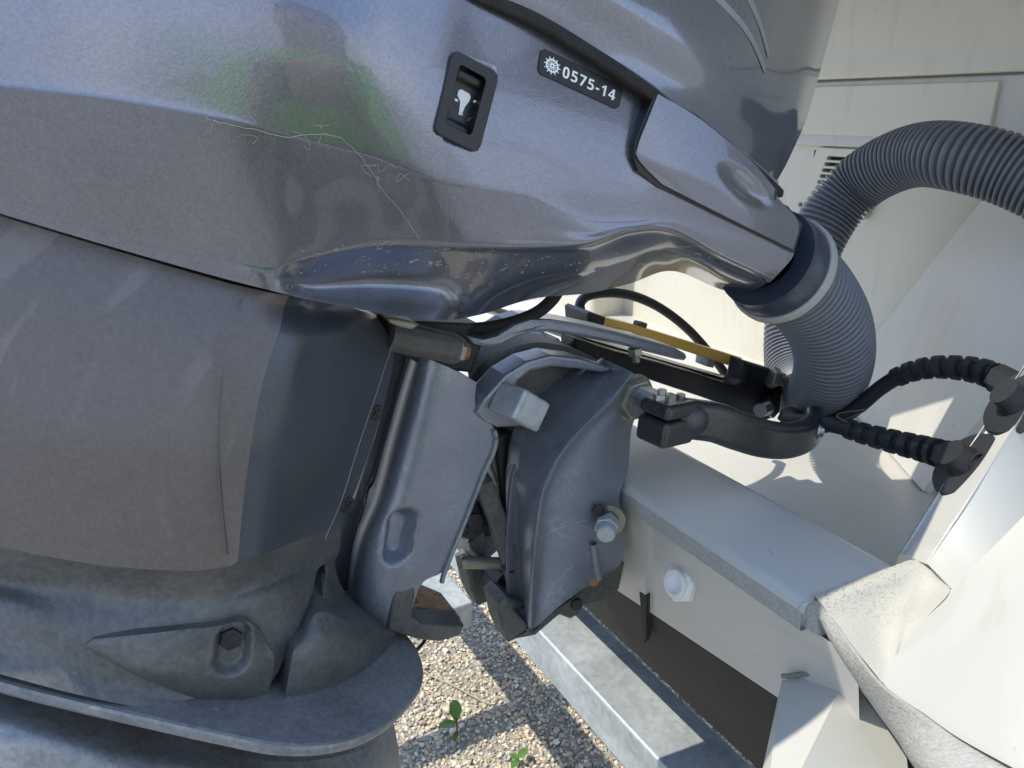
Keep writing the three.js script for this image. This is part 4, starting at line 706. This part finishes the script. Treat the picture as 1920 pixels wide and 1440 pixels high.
// ------------------------------------------------------------------ steering linkage in the well
{
  const t = thing('steering_linkage', 'black steering linkage with amber bar and cast drag link arm', 'steering linkage');
  const a = V3([0.4436,1.1378,0.092]), d = new THREE.Vector3(0, .0, 1);
  part('tube_nut', [hex(a, d, .0215, .013, .1, .1), turned(a, d, [[-.012, .019], [0, .0235], [.0015, .0235], [.0015, .01]], 32)], M.tarnish, t);
  part('steering_rod', [turned(a, d, [[.012, .0165], [.042, .0165], [.0425, 0]], 32)], M.steel, t, 'short bare steel rod with rust marks');
  const blk = V3([0.4381,1.1349,0.15]);
  const half = (y, h) => { const g = new RoundedBoxGeometry(.042, h, .036, 3, .005); g.translate(0, y, 0); g.rotateY(.15); g.rotateZ(-.1); g.translate(blk.x, blk.y, blk.z); return boxUV(g); };
  part('clamp_block', [half(-.0075, .025)], M.cast, t); part('clamp_block_cap', [half(.0135, .0145)], M.cast, t);
  part('arm_boss', [(() => { const g = new THREE.SphereGeometry(.019, 24, 16); g.scale(1.1, .95, .7); g.translate(...[0.4611,1.1339,0.157]); return boxUV(g.toNonIndexed()); })()], M.cast, t);
  for (const q of [[0.4295,1.1572,0.15], [0.4518,1.149,0.15]]) { const p = V3(q).add(new THREE.Vector3(0, -.002, 0)), u = new THREE.Vector3(.05, 1, .05).normalize(); part('block_bolt', [hex(p.clone().addScaledVector(u, .001), u, .0072, .006, .1), turned(p, u, [[0, .0042], [.011, .0042], [.0115, 0]], 12)], M.steel, t); }
  part('drag_link', [sweepRect([[0.45,1.1364,0.152],[0.4646,1.1329,0.156],[0.4877,1.1265,0.16],[0.5178,1.1124,0.162],[0.5539,1.0963,0.16],[0.5943,1.0823,0.152],[0.6344,1.0729,0.14],[0.67,1.0683,0.124],[0.6902,1.0688,0.108]], .020, .038, 8, new THREE.Vector3(0, 1, 0), .42)], M.cast, t, 'curved black cast drag link arm');
  const e = V3([0.6651,1.0723,0.132]), ed = new THREE.Vector3(.7, -.05, .5).normalize();
  part('link_joint', [turned(e.clone().addScaledVector(ed, -.01), ed, [[0, .011], [.012, .0115], [.013, .008], [.018, .0075], [.0185, 0]], 20)], M.steel, t);
  // channel and amber bar
  part('channel', plate([[0.4397,1.173,-0.02],[0.4942,1.1507,-0.02],[0.5642,1.1248,-0.02],[0.6237,1.1013,-0.02],[0.671,1.0815,-0.02],[0.684,1.0779,-0.02],[0.6925,1.0822,-0.02],[0.6965,1.1071,-0.02],[0.7537,1.0852,-0.02],[0.7724,1.0777,-0.02],[0.7618,1.0202,-0.02],[0.7425,1.0186,-0.02],[0.6266,1.0724,-0.02],[0.526,1.1165,-0.02],[0.4402,1.1538,-0.02]], -.035, -.005, .003), M.gloss, t);
  part('channel_floor', plate([[0.4658,1.1645,-0.06],[0.7382,1.0595,-0.06],[0.7333,1.0527,-0.06],[0.7199,1.052,-0.06],[0.4661,1.1519,-0.06]], -.075, -.03, .001), M.cast, t);
  part('end_block', plate([[0.466,1.1926,-0.04],[0.4702,1.1945,-0.04],[0.4906,1.1859,-0.04],[0.4856,1.168,-0.04],[0.468,1.1753,-0.04]], -.07, -.02, .003), M.gloss, t);
  part('amber_bar', plate([[0.4934,1.1821,-0.05],[0.5456,1.1653,-0.05],[0.6035,1.1437,-0.05],[0.7314,1.0949,-0.05],[0.7285,1.0805,-0.05],[0.7058,1.0893,-0.05],[0.6003,1.132,-0.05],[0.5463,1.1548,-0.05],[0.4938,1.172,-0.05]], -.064, -.046, .0015), M.amber, t, 'glossy amber anodised bar');
  part('bar_spacer', plate([[0.6685,1.1046,-0.06],[0.6807,1.1006,-0.06],[0.6801,1.0898,-0.06],[0.6679,1.0939,-0.06]], -.066, -.044, .001), M.zinc, t);
  part('bar_nut', [(() => { const p = V3([0.5656,1.1596,-0.055]), g = new RoundedBoxGeometry(.014, .008, .012, 2, .002); g.rotateZ(-.3); g.translate(p.x, p.y, p.z); return boxUV(g); })()], M.bracketDull, t);
  const h1 = V3([0.734,1.0827,0]), hd = V3([0.8198,1.051,0.03]).sub(h1).normalize();
  part('hex_fitting', [hex(h1, hd, .0135, .011, .1, .1), turned(h1, hd, [[.010, .0075], [.024, .0075]], 16)], M.tarnish, t);
  part('hex_fitting', [hex(h1.clone().addScaledVector(hd, .024), hd, .0105, .014, .1, .3), turned(h1.clone().addScaledVector(hd, .037), hd, [[0, .0075], [.008, .0065], [.009, .0045], [.018, .004], [.0185, 0]], 16)], M.tarnish, t);
  part('fitting_plate', plate([[0.7313,1.0572,0],[0.7436,1.0638,0],[0.7533,1.0511,0],[0.7533,1.0325,0],[0.7438,1.0254,0],[0.7307,1.0368,0]], -.004, .006, .001), M.gloss, t);
  part('tube_end', [turned(V3([0.6793,1.0604,0.04]), new THREE.Vector3(.8, -.1, -.3).normalize(), [[0, .0], [0, .0085], [.022, .0085], [.022, 0]], 20)], M.steel, t);
  part('link_cap', plate([[0.6961,1.0504,0.06],[0.703,1.0628,0.06],[0.7173,1.0635,0.06],[0.746,1.0475,0.06],[0.7537,1.0318,0.06],[0.73,1.0331,0.06],[0.7104,1.0406,0.06]], .05, .085, .004), M.cast, t);
}
// ------------------------------------------------------------------ cables with rubber boots through the well side
function cableBoot(label, path, rings, rr0, discC, discN, group) {
  const t = thing('cable_boot', label, 'cable boot', group);
  const c = new THREE.CatmullRomCurve3(path.map(V3)), L = c.getLength();
  part('cable', [new THREE.TubeGeometry(c, 60, .0085, 12, false)], M.rubber, t);
  const prof = []; // bellows: [fraction of length, radius]
  const N = 320, G = []; const fr = c.computeFrenetFrames(N, false);
  for (let i = 0; i <= N; i++) {
    const u = i / N; if (u < rings[0] || u > rings[1]) continue;
    const f = (u - rings[0]) / (rings[1] - rings[0]) * rings[2], w = f - Math.floor(f), env = mix(.82, 1.06, (u - rings[0]) / (rings[1] - rings[0]));
    const r = rr0 * env * (w < .55 ? 1 : .58) * (f < .9 || f > rings[2] - .2 ? 1 : 1), p = c.getPoint(u);
    const row = []; for (let k = 0; k <= 20; k++) { const a = k / 20 * Math.PI * 2, q = p.clone().addScaledVector(fr.normals[i], r * Math.cos(a)).addScaledVector(fr.binormals[i], r * Math.sin(a)); row.push([q.x, q.y, q.z]); } G.push(row);
  }
  part('bellows', [toCreasedNormals(gridGeo(G).toNonIndexed(), .7)], M.rubber, t);
  const e = c.getPoint(rings[1]), ed = c.getTangent(rings[1]).normalize();
  part('boot_nut', [hex(e, ed, rr0 * 1.1, rr0 * 1.75, .08, .2), turned(e.clone().addScaledVector(ed, rr0 * 1.6), ed, [[0, rr0 * 1.1], [rr0 * .7, rr0 * 1.05], [rr0 * .8, rr0 * .9], [rr0 * 2.2, rr0 * .9]], 20)], M.rubber, t);
  part('boot_flange', [turned(V3(discC), discN, [[-.004, 0], [-.004, rr0 * 2.5], [.0005, rr0 * 2.62], [.003, rr0 * 2.5], [.0045, rr0 * 1.2], [.014, rr0 * 1.0], [.02, rr0 * 1.0], [.02, 0]], 36)], M.rubber, t);
  return t;
}
{
  const n = V3(wellPts.QN).sub(V3(wellPts.Q0)).normalize();
  cableBoot('black ribbed cable boot lying low toward the transom cap', [[0.6642,1.0675,0.09],[0.6716,1.0755,0.12],[0.6772,1.0808,0.15],[0.681,1.0825,0.18],[0.6834,1.0858,0.215],[0.6813,1.0914,0.25],[0.6702,1.0981,0.28],[0.6587,1.1028,0.298]], [.34, .80, 7], .0132, [[0.6593,1.1014,0.2999]][0], n, 'cable boots in the well');
  cableBoot('black ribbed cable boot arching high above the other one', [[0.7185,1.0342,0.07],[0.7343,1.0558,0.1],[0.7359,1.0858,0.13],[0.7392,1.1133,0.15],[0.7422,1.1336,0.17],[0.7463,1.1486,0.195],[0.7509,1.1565,0.225],[0.7494,1.1589,0.255],[0.7433,1.1535,0.28],[0.7281,1.148,0.297]], [.42, .80, 7], .0132, [[0.6982,1.1568,0.3128]][0], n, 'cable boots in the well');
}
// ------------------------------------------------------------------ loose cables under the cowling
{
  const a = part('black_cable', [tube([[0.5062,1.1676,-0.09],[0.5086,1.1808,-0.1],[0.5252,1.1874,-0.11],[0.5529,1.189,-0.11],[0.59,1.1822,-0.11],[0.6341,1.1632,-0.11],[0.6866,1.1278,-0.11],[0.734,1.0841,-0.11],[0.7655,1.0468,-0.105],[0.7957,0.9983,-0.1]], .0062, 10, 10)], M.rubber);
  a.userData = { label: 'thin black cable arching over the amber bar', category: 'cable' };
  const b = part('fuel_line', [tube([[0.2771,1.2109,0.03],[0.2962,1.2115,0.035],[0.3212,1.2124,0.04],[0.3439,1.2168,0.045],[0.361,1.224,0.05],[0.3723,1.2349,0.055],[0.3777,1.2464,0.06]], .0062, 10, 10)], M.seal);
  b.userData = { label: 'dirty black fuel line curving up under the cowling', category: 'fuel line' };
  const c = part('chrome_rod', [tube([[0.4212,1.1699,-0.2],[0.5034,1.1357,-0.2],[0.5899,1.0984,-0.2]], .006, 8, 14)], M.steel);
  c.userData = { label: 'shiny chrome rod behind the steering arm', category: 'rod' };
}
// ------------------------------------------------------------------ weeds
function weed(label, base, leaves, h) {
  const t = thing('weed', label, 'weed', 'weeds in the gravel');
  part('stem', [tube([base, [base[0] + .01, base[1] + h * .5, base[2] - .005], [base[0] + .012, base[1] + h, base[2] - .012]], .0022, 5, 7)], M.stem, t);
  for (const [az, y, l, lift] of leaves) {
    const rows = []; for (let j = 0; j <= 8; j++) { const v = j / 8, wd = l * .30 * Math.pow(Math.sin(Math.PI * Math.min(.98, v * .92 + .06)), .8), r = []; for (let i = 0; i <= 4; i++) { const u = i / 4 - .5; const rad = l * v; const px = Math.cos(az) * rad - Math.sin(az) * wd * u * 2, pz = Math.sin(az) * rad + Math.cos(az) * wd * u * 2; r.push([base[0] + .011 + px, base[1] + y + lift * v - .25 * l * v * v + Math.abs(u) * wd * .35, base[2] - .01 + pz]); } rows.push(r); }
    part('leaf', gridGeo(rows), M.leaf, t);
  }
}
weed('small green weed with broad pointed leaves beside the splash plate', [0.5732,0,-0.6637], [[3.3, .045, .045, .01], [-1.2, .05, .05, .03], [2.2, .02, .022, 0]], .055);
weed('small dark green weed in the shadow on the gravel', [0.658,0,-0.5174], [[2.6, .02, .03, .01], [-.4, .025, .034, .01], [-1.9, .02, .025, .01]], .022);
{
  const s = part('dry_stalk', [tube([[0.5912,0.012,-0.9805],[0.6043,0.012,-0.9015],[0.6461,0.012,-0.826],[0.6828,0.012,-0.747],[0.7255,0.012,-0.6859]], .0016, 6, 6), tube([[0.6452,0.014,-0.8239],[0.6671,0.014,-0.8319],[0.694,0.014,-0.8306]], .001, 5, 5)], M.straw);
  s.userData = { label: 'thin dry straw stalk lying on the sunlit gravel', category: 'stalk' };
}
// ------------------------------------------------------------------ cobwebs and chaff
{
  const t = thing('cobweb', 'dry cobweb strands and chaff stuck on the motor and in the well', 'cobweb'); t.userData.kind = 'stuff';
  const th = (pts, r = .00014) => tube(pts, r, 5, 4), G = [];
  const on = (mesh, pts, off = .0012) => pts.map(p => [p[0], p[1], zAt(mesh, p[0], p[1], p[2]) + off]);
  const wig = (a, j) => spline(a, 5).map(p => [p[0] + rr(-j, j), p[1] + rr(-j, j), p[2]]);
  G.push(th(on(cowl, wig([[0.072,1.3969,0.18],[0.0841,1.3926,0.18],[0.0983,1.3896,0.18],[0.1144,1.3857,0.18],[0.1317,1.3872,0.18],[0.1444,1.3852,0.18]], .0006)), .00015));
  G.push(th(on(cowl, wig([[0.1444,1.3852,0.18],[0.1537,1.3768,0.18],[0.1631,1.3656,0.18],[0.1709,1.3524,0.18],[0.1827,1.3386,0.18],[0.1948,1.3207,0.18]], .0004)), .00011));
  for (let k = 0; k < 10; k++) { const q = [[0.0868,1.3912,0.18],[0.1317,1.3872,0.18],[0.16,1.3704,0.18],[0.1745,1.3539,0.18]][k % 4], x = q[0] + rr(-.012, .012), y = q[1] + rr(-.006, .006), a = [0, 1, 2, 3].map(() => [x + rr(-.006, .006), y + rr(-.006, .006), .18]); G.push(th(on(cowl, a), .00008)); }
  // chaff caught under the overhang of the cowling
  const flakes = [], ov = [[0.1139,1.3024,0.17],[0.1628,1.3063,0.17],[0.2119,1.3,0.17],[0.2661,1.293,0.17],[0.321,1.2939,0.17],[0.3809,1.2969,0.17],[0.4549,1.2774,0.17]];
  for (let k = 0; k < 80; k++) {
    const i = Math.min(5, Math.floor(rnd() * 6)), u = rnd(), q = [0, 1, 2].map(c => mix(ov[i][c], ov[i + 1][c], u)), cx = q[0] + rr(-.006, .006), cy = q[1] + rr(-.016, .013), n = 1 + Math.floor(6 * rnd() * rnd()), sp = rr(.001, .005);
    for (let w = 0; w < n; w++) { const x = cx + rr(-sp, sp) * 1.6, y = cy + rr(-sp, sp) * .6, l = rr(.0005, .0016) + .004 * Math.pow(rnd(), 4), a = rr(-.9, .9); flakes.push(th(on(cowl, [[x, y, .16], [x + l * .5, y + l * .5 * Math.sin(a) + rr(-.0005, .0005), .16], [x + l, y + l * Math.sin(a), .16]], .0004), rr(.00007, .00028))); }
  }
  part('chaff', flakes, M.web, t).userData.kind = 'stuff';
  // long threads
  G.push(th([[0.2021,1.2198,0.085],[0.1823,1.1894,0.1],[0.1585,1.1501,0.115],[0.1411,1.1176,0.125],[0.1227,1.098,0.14]]));
  G.push(th([[0.5071,0.8688,0.13],[0.5322,0.8237,0.15],[0.5682,0.7651,0.17],[0.5989,0.7134,0.18]])); G.push(th([[0.518,0.8365,0.13],[0.5594,0.7835,0.16],[0.5795,0.7303,0.18]]));
  G.push(th([[0.3333,1.0166,0.101],[0.3559,1.0228,0.103],[0.3825,1.0272,0.109]])); G.push(th([[0.3473,0.9331,0.09],[0.3557,0.9559,0.096],[0.3747,0.9738,0.1]]));
  for (let k = 0; k < 9; k++) { const a = [[0.6861,1.0784,0.15], [0.7115,1.0701,0.185], [0.7283,1.0655,0.235], [0.7183,1.0898,0.275], [0.7967,1.1378,0.245]][k % 5], p = () => [a[0] + rr(-.03, .03), a[1] + rr(-.012, .02), a[2] + rr(-.01, .03)]; G.push(th([p(), p(), p()], .00018)); }
  part('strands', G, M.web, t).userData.kind = 'stuff';
}

// ------------------------------------------------------------------ the person taking the picture, mirrored in the cowling
{
  const org = new THREE.Vector3(-.055, 0, 1.14), fwd = new THREE.Vector3(.2, 0, -.98).normalize(), side = new THREE.Vector3(0, 1, 0).cross(fwd).multiplyScalar(-1).normalize();
  const W = (s, y, f) => org.clone().addScaledVector(side, s).addScaledVector(fwd, f).setY(y);
  const local = p => { const d = p.clone().sub(org); return [d.dot(side), p.y, d.dot(fwd)]; };
  const ph = local(new THREE.Vector3(-.012, 1.395, .685));                       // where the phone is held
  const chain = [];                                                            // [a, ra, b, rb, smooth group]
  const cap = (a, ra, b, rb) => chain.push([a, ra, b, rb]);
  const J = {};
  for (const k of [-1, 1]) { J['sh' + k] = [k * .185, 1.40, 0]; J['el' + k] = [k * .225, 1.16, .16]; J['wr' + k] = [ph[0] + k * .075, ph[1] - .035, ph[2] - .07]; J['hip' + k] = [k * .095, .92, 0]; J['kn' + k] = [k * .105, .5, .02]; J['an' + k] = [k * .11, .09, -.02]; J['to' + k] = [k * .125, .04, .15]; }
  function sdf(list, q) { let d = 1; for (const [a, ra, b, rb] of list) { const ab = [b[0] - a[0], b[1] - a[1], b[2] - a[2]], ap = [q[0] - a[0], q[1] - a[1], q[2] - a[2]], l2 = ab[0] * ab[0] + ab[1] * ab[1] + ab[2] * ab[2], t = Math.min(1, Math.max(0, (ap[0] * ab[0] + ap[1] * ab[1] + ap[2] * ab[2]) / (l2 || 1))); const e = Math.hypot(ap[0] - ab[0] * t, ap[1] - ab[1] * t, ap[2] - ab[2] * t) - mix(ra, rb, t); const k = .03, h = Math.max(0, Math.min(1, .5 + .5 * (d - e) / k)); d = mix(d, e, h) - k * h * (1 - h); } return d; }
  function meshOf(list, c, half, n) {
    const mc = new MarchingCubes(n, M.web, false, false, 400000); mc.isolation = 0; const f = mc.field, q = [0, 0, 0];
    for (let z = 0; z < n; z++) for (let y = 0; y < n; y++) for (let x = 0; x < n; x++) { q[0] = c[0] + half * (x - n / 2) / (n / 2); q[1] = c[1] + half * (y - n / 2) / (n / 2); q[2] = c[2] + half * (z - n / 2) / (n / 2); f[x + y * n + z * n * n] = -sdf(list, q); }
    mc.update(); const N = mc.count, P = new Float32Array(N * 3), Q = new Float32Array(N * 3);
    for (let i = 0; i < N; i++) { const a = mc.positionArray, b = mc.normalArray, p = W(c[0] + half * a[i * 3], c[1] + half * a[i * 3 + 1], c[2] + half * a[i * 3 + 2]); P.set([p.x, p.y, p.z], i * 3); }
    const g = new THREE.BufferGeometry(); g.setAttribute('position', new THREE.BufferAttribute(P, 3)); const h = mergeVertices(g, 1e-5); h.computeVertexNormals(); return h.toNonIndexed();
  }
  const head = [[[0, 1.63, .005], .082, [0, 1.68, -.015], .092], [[0, 1.575, .035], .05, [0, 1.60, .03], .062], [[0, 1.62, .088], .012, [0, 1.605, .103], .014], [[-.083, 1.625, -.01], .016, [-.085, 1.645, -.012], .018], [[.083, 1.625, -.01], .016, [.085, 1.645, -.012], .018]];
  const torso = [[[-.10, 1.36, -.01], .105, [.10, 1.36, -.01], .105], [[-.07, 1.12, 0], .105, [.07, 1.12, 0], .105], [[0, 1.36, 0], .12, [0, 1.0, 0], .125], [[-.08, .95, -.01], .115, [.08, .95, -.01], .115]];
  const neck = [[[0, 1.44, -.01], .058, [0, 1.56, .0], .054]];
  const arms = [-1, 1].flatMap(k => [[J['sh' + k], .062, J['el' + k], .044], [J['el' + k], .043, J['wr' + k], .029]]);
  const legs = [-1, 1].flatMap(k => [[J['hip' + k], .088, J['kn' + k], .06], [J['kn' + k], .058, J['an' + k], .042]]), feet = [-1, 1].map(k => [J['an' + k], .045, J['to' + k], .035]);
  const hand = k => { const w = J['wr' + k], L = []; const pc = [w[0] - k * .012, w[1] + .04, w[2] + .035]; L.push([w, .026, pc, .03]); for (let i = 0; i < 4; i++) { const b = [pc[0] + k * .006, pc[1] + .028 - i * .019, pc[2] + .018], m = [pc[0] - k * .012, b[1] + .004, pc[2] + .052 - i * .002], e = [pc[0] - k * .042 + k * i * .004, b[1] + .006, pc[2] + .052]; L.push([b, .0098, m, .009], [m, .009, e, .008]); } L.push([[pc[0] - k * .004, pc[1] - .012, pc[2] - .008], .012, [pc[0] - k * .03, pc[1] + .012, pc[2] + .006], .0105], [[pc[0] - k * .03, pc[1] + .012, pc[2] + .006], .0105, [pc[0] - k * .05, pc[1] + .03, pc[2] + .012], .009]); return L; };
  const skin = mat([.62, .33, .25], .55), shirt = mat([.24, .60, .07], .8), cloth = mat([.27, .22, .17], .9), hairM = mat([.03, .02, .015], .7), shoe = mat([.08, .07, .06], .7);
  const t = thing('person', 'person in a green shirt and tan trousers holding up a phone', 'person');
  const body1 = meshOf([...head, ...neck, ...torso, ...arms, ...legs, ...feet], [0, .9, .1], .95, 96);
  part('figure', [body1, meshOf(hand(-1), J['wr-1'], .13, 60), meshOf(hand(1), J['wr1'], .13, 60)], skin, t);
  const grow = (l, r) => l.map(([a, ra, b, rb]) => [a, ra + r, b, rb + r]);
  part('shirt', [meshOf([...grow(torso, .016), ...[-1, 1].map(k => [J['sh' + k], .08, [0, 1, 2].map(c => mix(J['sh' + k][c], J['el' + k][c], .62)), .068])], [0, 1.2, 0], .42, 80)], shirt, t);
  part('trousers', [meshOf([...grow(legs, .016), [[-.08, .94, -.01], .128, [.08, .94, -.01], .128]], [0, .55, 0], .55, 70)], cloth, t);
  part('hair', [meshOf([[[0, 1.665, -.03], .09, [0, 1.70, -.02], .094]], [0, 1.68, -.02], .16, 40)], hairM, t);
  part('shoes', [meshOf(grow(feet, .012), [0, .08, .05], .28, 50)], shoe, t);
  for (const k of [-1, 1]) { const e = W(k * .032, 1.648, .085), g = new THREE.SphereGeometry(.011, 12, 8); g.translate(e.x, e.y, e.z); part('eye', [g], M.gloss, t); }
  { const m0 = W(0, 1.583, .083), g = new THREE.SphereGeometry(.02, 12, 8); g.scale(1, .28, .5); g.translate(m0.x, m0.y, m0.z); part('mouth', [g], mat([.42, .16, .13], .6), t); }
  const p = thing('phone', 'dark phone held up in both hands', 'phone');
  const g = new RoundedBoxGeometry(.15, .073, .008, 3, .0038); const R4 = new THREE.Matrix4().lookAt(new THREE.Vector3(), new THREE.Vector3().subVectors(new THREE.Vector3(.456, -.334, -.825), new THREE.Vector3()), new THREE.Vector3(0, 1, 0)); g.applyMatrix4(R4); g.translate(-.012, 1.402, .682);
  part('phone_body', [boxUV(g)], M.gloss, p);
}

renderer.render(scene, camera);
